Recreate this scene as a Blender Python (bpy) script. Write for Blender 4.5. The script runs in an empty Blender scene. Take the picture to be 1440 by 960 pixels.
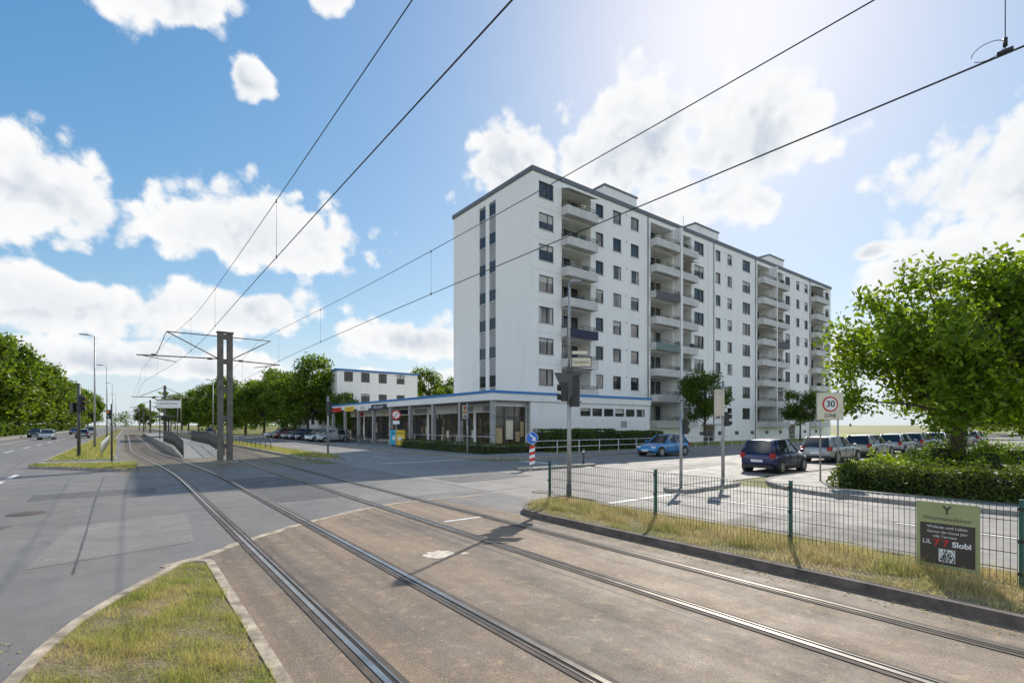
import bpy, math, random
import numpy as np
from mathutils import Vector
random.seed(3)
S = bpy.context.scene
COL = S.collection
PI = math.pi

# ------------------------------------------------------------------ node helpers
class NT:
    def __init__(s, tree):
        s.t = tree; s.n = tree.nodes; s.l = tree.links
    def new(s, typ, **kw):
        n = s.n.new(typ)
        for k, v in kw.items(): setattr(n, k, v)
        return n
    def put(s, sock, v):
        if isinstance(v, bpy.types.NodeSocket): s.l.new(v, sock)
        else: sock.default_value = v
    def math(s, op, a, b=0.0, c=0.0, clamp=False):
        n = s.new('ShaderNodeMath', operation=op, use_clamp=clamp)
        s.put(n.inputs[0], a); s.put(n.inputs[1], b); s.put(n.inputs[2], c)
        return n.outputs[0]
    def noise(s, vec, scale, detail=4, rough=.55, dist=0.0):
        n = s.new('ShaderNodeTexNoise')
        s.put(n.inputs['Vector'], vec); n.inputs['Scale'].default_value = scale
        n.inputs['Detail'].default_value = detail; n.inputs['Roughness'].default_value = rough
        n.inputs['Distortion'].default_value = dist
        return n.outputs[0]
    def vor(s, vec, scale, feature='F1', detail=0):
        n = s.new('ShaderNodeTexVoronoi', feature=feature)
        s.put(n.inputs['Vector'], vec); n.inputs['Scale'].default_value = scale
        if detail: n.inputs['Detail'].default_value = detail
        return n.outputs['Distance']
    def ramp(s, v, a, b, lo=0.0, hi=1.0, smooth=False):
        n = s.new('ShaderNodeMapRange')
        if smooth: n.interpolation_type = 'SMOOTHSTEP'
        s.put(n.inputs[0], v); n.inputs[1].default_value = a; n.inputs[2].default_value = b
        n.inputs[3].default_value = lo; n.inputs[4].default_value = hi
        return n.outputs[0]
    def mix(s, f, a, b, blend='MIX'):
        n = s.new('ShaderNodeMix', data_type='RGBA', blend_type=blend)
        s.put(n.inputs[0], f)
        for sock, v in ((n.inputs[6], a), (n.inputs[7], b)):
            if isinstance(v, (tuple, list)): sock.default_value = (v[0], v[1], v[2], 1)
            else: s.l.new(v, sock)
        return n.outputs[2]
    def scalev(s, vec, sc):
        n = s.new('ShaderNodeMapping'); s.l.new(vec, n.inputs[0]); n.inputs['Scale'].default_value = sc
        return n.outputs[0]
    def bump(s, h, strength=.3, dist=.02):
        n = s.new('ShaderNodeBump'); n.inputs['Strength'].default_value = strength
        n.inputs['Distance'].default_value = dist; s.l.new(h, n.inputs['Height'])
        return n.outputs[0]

def newmat(name):
    m = bpy.data.materials.new(name); m.use_nodes = True
    t = NT(m.node_tree); b = m.node_tree.nodes['Principled BSDF']
    return m, t, b

def simple(name, col, rough=.6, metal=0.0, var=.12, scale=3.0, bump=0.0, bscale=40, coat=0.0, spec=.5):
    m, t, b = newmat(name)
    if var:
        pos = t.new('ShaderNodeNewGeometry').outputs['Position']
        n = t.noise(pos, scale, 3)
        f = t.ramp(n, .3, .7)
        a = tuple(c*(1-var) for c in col); c2 = tuple(min(1, c*(1+var)) for c in col)
        t.l.new(t.mix(f, a, c2), b.inputs['Base Color'])
        if bump: t.l.new(t.bump(t.noise(pos, bscale, 2), bump), b.inputs['Normal'])
    else: b.inputs['Base Color'].default_value = (*col, 1)
    b.inputs['Roughness'].default_value = rough; b.inputs['Metallic'].default_value = metal
    b.inputs['Specular IOR Level'].default_value = spec
    if coat: b.inputs['Coat Weight'].default_value = coat; b.inputs['Coat Roughness'].default_value = .05
    return m

def asphalt(name, c0, c1, brown=None, crack=True, streak=0.0, bamt=.5):
    m, t, b = newmat(name)
    pos = t.new('ShaderNodeNewGeometry').outputs['Position']
    big = t.ramp(t.noise(pos, .16, 3, .6, .6), .40, .60)
    col = t.mix(big, c0, c1)
    mid = t.ramp(t.noise(pos, 1.3, 5, .72), .32, .70)
    col = t.mix(t.math('MULTIPLY', mid, .48), col, tuple(c*.50 for c in c0))
    if brown:
        bn = t.ramp(t.noise(t.scalev(pos, (1, .30, 1)), .6, 5, .72, .5), .39, .61)
        col = t.mix(t.math('MULTIPLY', bn, bamt), col, brown)
    if streak:
        sp = t.ramp(t.noise(pos, 4.5, 4, .78), .54, .70)
        col = t.mix(t.math('MULTIPLY', sp, .55), col, tuple(min(1, c*1.6) for c in brown))
        st = t.ramp(t.noise(t.scalev(pos, (2.6, .06, 1)), 1.0, 3, .6), .45, .66)
        col = t.mix(t.math('MULTIPLY', st, streak), col, tuple(c*.40 for c in c0))
    if crack:
        nz = t.new('ShaderNodeTexNoise'); t.l.new(pos, nz.inputs['Vector']); nz.inputs['Scale'].default_value = .9; nz.inputs['Detail'].default_value = 2
        va = t.new('ShaderNodeVectorMath', operation='MULTIPLY_ADD')
        t.l.new(nz.outputs['Color'], va.inputs[0]); va.inputs[1].default_value = (1.3, 1.3, 0); t.l.new(pos, va.inputs[2])
        d = t.vor(va.outputs[0], .13, 'DISTANCE_TO_EDGE')
        ck = t.ramp(d, .0008, .003, 1, 0)
        ck = t.math('MULTIPLY', ck, t.ramp(big, .3, .7))
        col = t.mix(t.math('MULTIPLY', ck, .35), col, tuple(c*.3 for c in c0))
    grain = t.noise(pos, 80, 2, .8)
    col = t.mix(t.ramp(grain, .34, .66), t.mix(1.0, col, (.50, .50, .50), 'MULTIPLY'), t.mix(1.0, col, (1.30, 1.30, 1.30), 'MULTIPLY'))
    t.l.new(col, b.inputs['Base Color'])
    b.inputs['Specular IOR Level'].default_value = .4
    t.l.new(t.ramp(mid, 0, 1, .60, .8), b.inputs['Roughness'])
    t.l.new(t.bump(grain, .6, .008), b.inputs['Normal'])
    return m

def grassmat(name, g, dry, mixlo=.4, mixhi=.65, blades=False):
    m, t, b = newmat(name)
    geo = t.new('ShaderNodeNewGeometry'); pos = geo.outputs['Position']
    n = t.ramp(t.noise(pos, 1.1, 4, .7), mixlo, mixhi)
    if blades:
        rnd = geo.outputs['Random Per Island']
        n = t.math('ADD', t.math('MULTIPLY', n, .7), t.math('MULTIPLY', rnd, .45), clamp=True)
        col = t.mix(n, g, dry)
        hsv = t.new('ShaderNodeHueSaturation'); t.l.new(col, hsv.inputs['Color'])
        t.l.new(t.ramp(t.math('FRACT', t.math('MULTIPLY', rnd, 17.3)), 0, 1, .6, 1.4), hsv.inputs['Value'])
        col = hsv.outputs[0]
        tr = t.new('ShaderNodeBsdfTranslucent'); t.l.new(col, tr.inputs[0])
        ms = t.new('ShaderNodeMixShader'); ms.inputs[0].default_value = .5
        t.l.new(b.outputs[0], ms.inputs[1]); t.l.new(tr.outputs[0], ms.inputs[2])
        t.l.new(ms.outputs[0], m.node_tree.nodes['Material Output'].inputs[0])
    else:
        col = t.mix(n, g, dry)
        f = t.ramp(t.noise(pos, 14, 4, .7), .3, .7)
        col = t.mix(f, t.mix(1.0, col, (.6, .6, .6), 'MULTIPLY'), col)
        t.l.new(t.bump(t.noise(pos, 25, 3), .8, .05), b.inputs['Normal'])
    t.l.new(col, b.inputs['Base Color']); b.inputs['Roughness'].default_value = .75
    b.inputs['Specular IOR Level'].default_value = .2
    return m

def leafmat(name, a, c, trans=.45, bright=(.7, 1.4)):
    m, t, b = newmat(name)
    geo = t.new('ShaderNodeNewGeometry'); rnd = geo.outputs['Random Per Island']
    big = t.ramp(t.noise(geo.outputs['Position'], .7, 1), .35, .65)
    f = t.math('ADD', t.math('MULTIPLY', rnd, .5), t.math('MULTIPLY', big, .5))
    col = t.mix(f, a, c)
    hsv = t.new('ShaderNodeHueSaturation'); t.l.new(col, hsv.inputs['Color'])
    t.l.new(t.ramp(t.math('FRACT', t.math('MULTIPLY', rnd, 31.7)), 0, 1, bright[0], bright[1]), hsv.inputs['Value'])
    col = hsv.outputs[0]
    t.l.new(col, b.inputs['Base Color']); b.inputs['Roughness'].default_value = .5
    b.inputs['Specular IOR Level'].default_value = .3
    tr = t.new('ShaderNodeBsdfTranslucent')
    t.l.new(t.mix(1.0, col, (1.8, 1.7, .6), 'MULTIPLY'), tr.inputs[0])
    ms = t.new('ShaderNodeMixShader'); ms.inputs[0].default_value = trans
    t.l.new(b.outputs[0], ms.inputs[1]); t.l.new(tr.outputs[0], ms.inputs[2])
    t.l.new(ms.outputs[0], m.node_tree.nodes['Material Output'].inputs[0])
    return m

def facademat(name, col, dirt=(.45, .43, .40), amt=.22):
    m, t, b = newmat(name)
    pos = t.new('ShaderNodeNewGeometry').outputs['Position']
    st = t.ramp(t.noise(t.scalev(pos, (1.3, 1.3, .12)), 1.0, 4, .65), .5, .8)
    bl = t.ramp(t.noise(pos, .25, 3), .3, .7)
    c = t.mix(t.math('MULTIPLY', st, amt), col, dirt)
    c = t.mix(t.math('MULTIPLY', bl, .12), c, tuple(x*.8 for x in col))
    t.l.new(c, b.inputs['Base Color']); b.inputs['Roughness'].default_value = .85
    return m

def glassmat(name, a, c, rough=.05):
    m, t, b = newmat(name)
    geo = t.new('ShaderNodeNewGeometry')
    n = t.ramp(t.noise(geo.outputs['Position'], 1.7, 2), .35, .7)
    f = t.math('MULTIPLY', t.math('ADD', n, geo.outputs['Random Per Island']), .5)
    t.l.new(t.mix(f, a, c), b.inputs['Base Color'])
    b.inputs['Roughness'].default_value = rough; b.inputs['Specular IOR Level'].default_value = .7
    return m

M = {}
M['asphalt'] = asphalt('asphalt', (.185, .176, .168), (.235, .223, .21), brown=(.27, .225, .175), bamt=.32)
M['asphalt_pale'] = asphalt('asphalt_pale', (.245, .233, .218), (.32, .303, .28), brown=(.31, .26, .21), crack=False, bamt=.35)
M['trackbed'] = asphalt('trackbed', (.195, .152, .115), (.255, .202, .152), brown=(.345, .243, .152), crack=False, streak=.5, bamt=.8)
M['ballast'] = asphalt('ballast', (.21, .16, .12), (.28, .21, .155), brown=(.16, .17, .055), crack=False, bamt=.5)
M['paving'] = asphalt('paving', (.28, .27, .245), (.35, .335, .305), crack=False)
M['kerb'] = simple('kerb_concrete', (.28, .255, .22), .85, var=.35, scale=5, bump=.4)
M['kerbdark'] = simple('kerb_dark', (.13, .105, .09), .85, var=.4, scale=4, bump=.4)  # kerb side away from the sun, its shade put into the colour
M['concrete'] = simple('concrete', (.36, .35, .33), .85, var=.15, scale=2)
M['seam'] = simple('concrete_edging', (.38, .31, .23), .85, var=.5, scale=5, bump=.3)
M['line'] = simple('road_paint', (.68, .66, .62), .6, var=.3, scale=5)
M['steel'] = simple('rail_steel', (.42, .38, .34), .25, metal=.9, var=.25, scale=3)
M['steeldull'] = simple('rail_web', (.11, .08, .06), .6, metal=.3, var=.3, scale=6)
M['joint'] = simple('rail_joint', (.085, .064, .05), .8, var=.35, scale=3)
M['groove'] = simple('rail_groove', (.025, .02, .016), .9, var=0)
M['grass'] = grassmat('grass', (.15, .18, .03), (.32, .27, .11))
M['lawn'] = grassmat('lawn', (.22, .28, .03), (.38, .37, .09))
M['soil'] = grassmat('verge_soil', (.17, .165, .05), (.33, .25, .15), .35, .6)
M['blade'] = grassmat('grass_blades', (.26, .34, .04), (.62, .50, .20), .40, .66, True)
M['bladedry'] = grassmat('grass_blades_dry', (.26, .31, .05), (.64, .51, .26), .30, .60, True)
M['leaf'] = leafmat('leaf_green', (.055, .105, .013), (.15, .21, .026), .5)
M['leafbig'] = leafmat('leaf_fresh_green', (.070, .135, .012), (.20, .275, .028), .55, (.6, 1.5))
M['leafdark'] = leafmat('leaf_dark_green', (.045, .085, .014), (.11, .16, .022), .45)
M['hedge'] = leafmat('hedge_leaf', (.045, .075, .015), (.12, .16, .025), .4)
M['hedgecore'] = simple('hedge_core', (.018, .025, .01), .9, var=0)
M['bark'] = simple('bark', (.085, .065, .05), .9, var=.35, scale=9, bump=.6, bscale=25)
M['white'] = facademat('white_plaster', (.88, .855, .815))
M['white2'] = facademat('white_plaster_podium', (.82, .80, .765), amt=.25)
M['greypanel'] = simple('grey_panel', (.32, .32, .32), .7, var=.08)
M['balcony'] = simple('balcony_concrete', (.58, .56, .53), .8, var=.1, scale=1.2)
M['fascia'] = simple('roof_fascia', (.13, .14, .16), .6)
M['roof'] = simple('roof_gravel', (.30, .29, .28), .9)
M['blue'] = simple('blue_fascia', (.03, .18, .46), .45)
M['glass'] = glassmat('window_glass', (.012, .014, .016), (.055, .06, .066))
M['shopglass'] = glassmat('shop_glass', (.02, .019, .018), (.14, .11, .075))
M['frame'] = simple('window_frame', (.07, .064, .06), .5, var=0)
M['framew'] = simple('window_frame_white', (.60, .60, .59), .5, var=0)
M['blind'] = simple('window_blind', (.50, .48, .44), .7, var=.1)
M['metal'] = simple('galvanised_steel', (.36, .36, .35), .5, metal=.4, var=.2, scale=4)
M['metaldark'] = simple('dark_steel', (.09, .09, .088), .55, metal=.3)
M['mast'] = simple('mast_steel', (.16, .14, .115), .7, metal=.2, var=.25, scale=3)
M['black'] = simple('black_plastic', (.02, .02, .02), .45, var=0)
M['wire'] = simple('wire', (.025, .025, .028), .5, var=0)
M['green'] = simple('green_fence_paint', (.015, .10, .07), .5)
M['fwire'] = simple('fence_wire', (.055, .085, .07), .5, metal=.2, var=0)
M['red'] = simple('red_paint', (.55, .03, .025), .45)
M['signwhite'] = simple('sign_white', (.78, .78, .76), .45, var=.04)
M['signblue'] = simple('sign_blue', (.02, .15, .56), .4)
M['yellow'] = simple('yellow', (.80, .55, .03), .45)
M['cyan'] = simple('cyan', (.02, .42, .66), .4)
M['orange'] = simple('orange', (.60, .20, .04), .5)
M['beige'] = simple('signal_back_beige', (.55, .49, .38), .6)
M['cream'] = simple('cream', (.68, .62, .46), .5)
M['tan'] = simple('tan_display', (.46, .34, .17), .6)
M['poster_green'] = simple('poster_green', (.33, .35, .16), .5, var=.08)
M['poster_brown'] = simple('poster_brown', (.055, .042, .035), .4)
M['tyre'] = simple('tyre', (.02, .02, .02), .8, var=0)
M['rim'] = simple('rim', (.45, .45, .46), .3, metal=.8, var=0)
M['carglass'] = simple('car_glass', (.02, .025, .03), .04, spec=.7, var=0)
M['lamp_red'] = simple('tail_lamp', (.40, .01, .01), .25, var=0)
M['lamp_white'] = simple('head_lamp', (.7, .7, .72), .15, var=0)
M['insul'] = simple('insulator_brown', (.12, .06, .04), .3, var=0)
M['awning'] = simple('awning', (.50, .48, .42), .8)
M['dkblue'] = simple('dark_blue_cloth', (.035, .037, .07), .8)
M['dkgreen'] = simple('green_cloth', (.16, .22, .20), .8)
M['dkgrey'] = simple('dark_grey_cloth', (.11, .11, .115), .8)
M['dirt'] = simple('pale_dirt', (.60, .51, .41), .9, var=.25, scale=8)
M['tar'] = simple('tar_seam', (.085, .078, .072), .6, var=.3)

# ------------------------------------------------------------------ geometry helpers
def mesh_obj(name, v, f, mats, mi=None, parent=None, smooth=False):
    me = bpy.data.meshes.new(name)
    me.from_pydata([tuple(p) for p in v], [], f)
    for m in mats: me.materials.append(m)
    if mi is not None: me.polygons.foreach_set('material_index', mi)
    me.update()
    o = bpy.data.objects.new(name, me); COL.objects.link(o)
    if parent: o.parent = parent
    return o

class B:
    def __init__(s, name, loc=(0, 0, 0), rz=0.0):
        s.name = name; s.parts = {}; s.loc = loc; s.rz = rz; s.fonts = []; s.opts = {}
    def p(s, part, mat=None):
        if part not in s.parts: s.parts[part] = [[], [], mat, False]
        return s.parts[part]
    def poly(s, part, mat, pts):
        q = s.p(part, mat); n = len(q[0]); q[0].extend(pts); q[1].append(tuple(range(n, n+len(pts))))
    def box(s, part, mat, x0, x1, y0, y1, z0, z1):
        s.hexa(part, mat, [(x0, y0, z0), (x1, y0, z0), (x1, y1, z0), (x0, y1, z0), (x0, y0, z1), (x1, y0, z1), (x1, y1, z1), (x0, y1, z1)])
    def hexa(s, part, mat, pts):
        q = s.p(part, mat); n = len(q[0]); q[0].extend(pts)
        q[1].extend([tuple(n+i for i in f) for f in ((0, 3, 2, 1), (4, 5, 6, 7), (0, 1, 5, 4), (1, 2, 6, 5), (2, 3, 7, 6), (3, 0, 4, 7))])
    def cyl(s, part, mat, a, b, r0, r1=None, n=8, smooth=True):
        if r1 is None: r1 = r0
        q = s.p(part, mat); q[3] = smooth
        a = Vector(a); b = Vector(b); d = (b-a)
        if d.length < 1e-6: return
        d.normalize()
        u = d.cross(Vector((0, 0, 1)) if abs(d.z) < .9 else Vector((1, 0, 0))).normalized(); w = d.cross(u)
        k = len(q[0])
        for c, r in ((a, r0), (b, r1)):
            for i in range(n):
                t = 2*PI*i/n; q[0].append(tuple(c+(u*math.cos(t)+w*math.sin(t))*r))
        for i in range(n):
            j = (i+1) % n; q[1].append((k+i, k+j, k+n+j, k+n+i))
        q[1].append(tuple(k+i for i in reversed(range(n)))); q[1].append(tuple(k+n+i for i in range(n)))
    def path(s, part, mat, pts, r, n=6):
        for i in range(len(pts)-1): s.cyl(part, mat, pts[i], pts[i+1], r, r, n)
    def curve(s, part, mat, pts, r):
        cu = bpy.data.curves.new(part, 'CURVE'); cu.dimensions = '3D'; cu.bevel_depth = r; cu.bevel_resolution = 1
        sp = cu.splines.new('POLY'); sp.points.add(len(pts)-1)
        for i, p in enumerate(pts): sp.points[i].co = (*p, 1)
        cu.materials.append(mat); s.fonts.append(bpy.data.objects.new(part, cu))
    def text(s, part, mat, body, size, loc, rot, bold=0.0):
        cu = bpy.data.curves.new(part, 'FONT'); cu.body = body; cu.size = size; cu.align_x = 'CENTER'; cu.align_y = 'CENTER'
        cu.extrude = .001; cu.offset = bold; cu.materials.append(mat)
        o = bpy.data.objects.new(part, cu); o.location = loc; o.rotation_euler = rot; s.fonts.append(o)
    def finish(s, bevel=None):
        e = bpy.data.objects.new(s.name, None); COL.objects.link(e)
        e.location = s.loc; e.rotation_euler = (0, 0, s.rz); e.empty_display_size = .3
        for k, (v, f, m, sm) in s.parts.items():
            o = mesh_obj(k, v, f, [m], None, e, False)
            if sm:
                o.data.polygons.foreach_set('use_smooth', [len(p.vertices) == 4 for p in o.data.polygons])
            if bevel and k in bevel:
                md = o.modifiers.new('bevel', 'BEVEL'); md.width = bevel[k]; md.segments = 2
            if k in s.opts:
                md = o.modifiers.new('sub', 'SUBSURF'); md.levels = s.opts[k]; md.render_levels = s.opts[k]
                o.data.polygons.foreach_set('use_smooth', [True]*len(o.data.polygons))
        for o in s.fonts:
            COL.objects.link(o); o.parent = e
        return e

def sheet(name, rects, z, mat):
    v = []; f = []
    for r in rects:
        n = len(v)
        if len(r) == 4 and not isinstance(r[0], tuple):
            x0, x1, y0, y1 = r; v += [(x0, y0, z), (x1, y0, z), (x1, y1, z), (x0, y1, z)]; f.append((n, n+1, n+2, n+3))
        else:
            v += [(a, b, z) for a, b in r]; f.append(tuple(range(n, n+len(r))))
    return mesh_obj(name, v, f, [mat])

def ribbon(name, pts, hw, z, mat, jit=0.0, seed=0):
    r = random.Random(seed); v = []; f = []
    P = [Vector(p) for p in pts]; Q = []
    for i in range(len(P)-1):
        n = max(1, int((P[i+1]-P[i]).length/.25))
        for k in range(n): Q.append(P[i].lerp(P[i+1], k/n))
    Q.append(P[-1])
    for i, p in enumerate(Q):
        d = (Q[min(len(Q)-1, i+1)]-Q[max(0, i-1)]).normalized(); w_ = hw*(1+r.uniform(-jit, jit)); nn = Vector((-d.y, d.x))
        o = nn*r.uniform(-jit, jit)*hw*.5
        v += [(p.x+o.x+nn.x*w_, p.y+o.y+nn.y*w_, z), (p.x+o.x-nn.x*w_, p.y+o.y-nn.y*w_, z)]
        if i: f.append((2*i-2, 2*i-1, 2*i+1, 2*i))
    return mesh_obj(name, v, f, [mat])

def arc(cx, cy, r, a0, a1, n=8):
    return [(cx+r*math.cos(math.radians(a0+(a1-a0)*i/n)), cy+r*math.sin(math.radians(a0+(a1-a0)*i/n))) for i in range(n+1)]

def prism(name, pts, h, mtop, mk, kw=.13):
    A = sum(pts[i][0]*pts[(i+1) % len(pts)][1]-pts[(i+1) % len(pts)][0]*pts[i][1] for i in range(len(pts)))
    if A < 0: pts = pts[::-1]
    n = len(pts); inn = []
    for i in range(n):
        p = Vector(pts[i]); a = Vector(pts[i-1]); b = Vector(pts[(i+1) % n])
        e1 = (p-a).normalized(); e2 = (b-p).normalized()
        n1 = Vector((-e1.y, e1.x)); n2 = Vector((-e2.y, e2.x)); m = (n1+n2)
        m = m/max(.3, m.length_squared/2)*1.0
        inn.append(p+m*kw)
    v = [(p[0], p[1], -.03) for p in pts]+[(p[0], p[1], h) for p in pts]+[(p.x, p.y, h) for p in inn]+[(p.x, p.y, h-.015) for p in inn]
    f = []; mi = []
    for i in range(n):
        j = (i+1) % n
        f.append((i, j, n+j, n+i)); mi.append(1)
        f.append((n+i, n+j, 2*n+j, 2*n+i)); mi.append(1)
        f.append((2*n+i, 2*n+j, 3*n+j, 3*n+i)); mi.append(1)
    f.append(tuple(range(3*n, 4*n))); mi.append(0)
    return mesh_obj(name, v, f, [mtop, mk], mi)

def inpoly(x, y, pts):
    c = np.zeros(x.shape, bool); n = len(pts)
    for i in range(n):
        x1, y1 = pts[i]; x2, y2 = pts[i-1]
        cond = ((y1 > y) != (y2 > y)) & (x < (x2-x1)*(y-y1)/((y2-y1) if abs(y2-y1) > 1e-9 else 1e-9)+x1)
        c ^= cond
    return c

def npmesh(name, V, nper, mat, parent=None):
    N = len(V)//nper
    me = bpy.data.meshes.new(name)
    me.vertices.add(len(V)); me.vertices.foreach_set('co', V.astype(np.float32).ravel())
    me.loops.add(N*nper); me.loops.foreach_set('vertex_index', np.arange(N*nper, dtype=np.int32))
    me.polygons.add(N); me.polygons.foreach_set('loop_start', np.arange(0, N*nper, nper, dtype=np.int32))
    me.polygons.foreach_set('loop_total', np.full(N, nper, dtype=np.int32))
    me.materials.append(mat); me.update(calc_edges=True)
    return me

def link(name, me, parent=None):
    o = bpy.data.objects.new(name, me); COL.objects.link(o)
    if parent: o.parent = parent
    return o

def blades(name, pts, n, z, mat, hmin, hmax, wd, seed, clump=.6):
    r = np.random.default_rng(seed)
    xs = [p[0] for p in pts]; ys = [p[1] for p in pts]
    x = r.uniform(min(xs), max(xs), n*4); y = r.uniform(min(ys), max(ys), n*4)
    dens = .5+.25*np.sin(x*5.1+np.sin(y*3.3)*2)+.25*np.sin(y*4.3+np.cos(x*6.1)*1.7)+.2*np.sin(x*17+y*13)
    k = inpoly(x, y, pts) & (r.random(n*4) < (1-clump)+clump*dens)
    x = x[k][:n]; y = y[k][:n]; dd = dens[k][:n]; N = len(x)
    h = r.uniform(hmin, hmax, N)*(.5+.8*np.clip(dd, 0, 1)); a = r.uniform(0, 2*PI, N); w = wd*r.uniform(.5, 1.3, N)
    b = r.uniform(0, 2*PI, N); lean = h*r.uniform(.1, .9, N)
    V = np.zeros((N, 3, 3))
    V[:, 0] = np.stack([x-np.cos(a)*w, y-np.sin(a)*w, np.full(N, z)], 1)
    V[:, 1] = np.stack([x+np.cos(a)*w, y+np.sin(a)*w, np.full(N, z)], 1)
    V[:, 2] = np.stack([x+np.cos(b)*lean, y+np.sin(b)*lean, z+h], 1)
    return V.reshape(-1, 3)

def leaves(C, size, r, upbias=.5):
    N = len(C)
    nrm = r.normal(size=(N, 3)); nrm[:, 2] += upbias; nrm /= np.linalg.norm(nrm, axis=1)[:, None]
    t = r.normal(size=(N, 3)); t -= nrm*(t*nrm).sum(1)[:, None]; t /= np.linalg.norm(t, axis=1)[:, None]
    b = np.cross(nrm, t); s = size*r.uniform(.6, 1.3, N)[:, None]
    V = np.zeros((N, 4, 3))
    V[:, 0] = C-t*s; V[:, 1] = C+b*s*.5-nrm*s*.12; V[:, 2] = C+t*s; V[:, 3] = C-b*s*.5-nrm*s*.12
    return V.reshape(-1, 3)

def tree_mesh(key, H, R, z0, nclump, nleaf, lsize, seed, mat, trunk_r=.2, flat=.75, rmin=.22, rmax=.36, irr=0.0, trunk_h=None):
    r = np.random.default_rng(seed)
    zc = (z0+H)/2; rz = (H-z0)/2; th = trunk_h or z0
    cl = []
    while len(cl) < nclump:
        d = r.normal(size=3); d /= np.linalg.norm(d)
        u = r.uniform(.30, 1.0)**.6
        az_ = math.atan2(d[1], d[0]); u *= 1+irr*(math.sin(az_*3+seed)*.5+math.sin(az_*2+d[2]*4+seed*2)*.5)
        rad = R*r.uniform(rmin, rmax)
        c = np.array([d[0]*(R-rad*.6)*u, d[1]*(R-rad*.6)*u, zc+d[2]*(rz-rad*.5)*u])
        if c[2] < z0+rad*.4: c[2] = z0+rad*.4
        if math.hypot(c[0], c[1]) < R*.3 and c[2] < th+.3: continue
        cl.append((c, rad))
    C = []
    for c, rad in cl:
        n = int(nleaf*(rad/(R*.3))**2)
        d = r.normal(size=(n, 3)); d /= np.linalg.norm(d, axis=1)[:, None]
        rr = rad*r.uniform(0, 1, n)**.42*(1+.25*np.sin(d[:, 0]*5+d[:, 2]*7)+r.normal(size=n)*.13)
        P = c+d*rr[:, None]*np.array([1, 1, flat]); C.append(P)
    C = np.concatenate(C)
    lm = npmesh(key+'_foliage', leaves(C, lsize, r), 4, mat)
    b = B('tmp')
    sway = [(0, 0, -.1), (r.uniform(-.1, .1), r.uniform(-.1, .1), th*.6), (r.uniform(-.2, .2), r.uniform(-.2, .2), zc), (r.uniform(-.3, .3), r.uniform(-.3, .3), zc+rz*.6)]
    rs = [trunk_r*1.25, trunk_r*.9, trunk_r*.6, trunk_r*.15]
    for i in range(3): b.cyl('t', M['bark'], sway[i], sway[i+1], rs[i], rs[i+1], 10)
    for c, rad in cl:
        hb = th*.85+(min(c[2], zc+rz*.3)-th*.75)*r.uniform(.2, .6); hb = max(th*.8, hb)
        st = Vector((0, 0, hb)); en = Vector(c); mid = st.lerp(en, .5)+Vector((r.uniform(-.2, .2), r.uniform(-.2, .2), .1))*R*.3
        rr = trunk_r*.38
        b.cyl('t', M['bark'], st, mid, rr, rr*.6, 6); b.cyl('t', M['bark'], mid, en, rr*.6, rr*.15, 6)
    v, f, m, sm = b.parts['t']
    tm = bpy.data.meshes.new(key+'_trunk'); tm.from_pydata(v, [], f); tm.materials.append(M['bark']); tm.update()
    return tm, lm

def put_tree(name, meshes, x, y, s=1.0, rz=0.0, sz=None, z=0.0):
    e = bpy.data.objects.new(name, None); COL.objects.link(e)
    e.location = (x, y, z); e.rotation_euler = (0, 0, rz); e.scale = (s, s, sz or s)
    link('trunk', meshes[0], e); link('crown', meshes[1], e)
    return e

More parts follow.
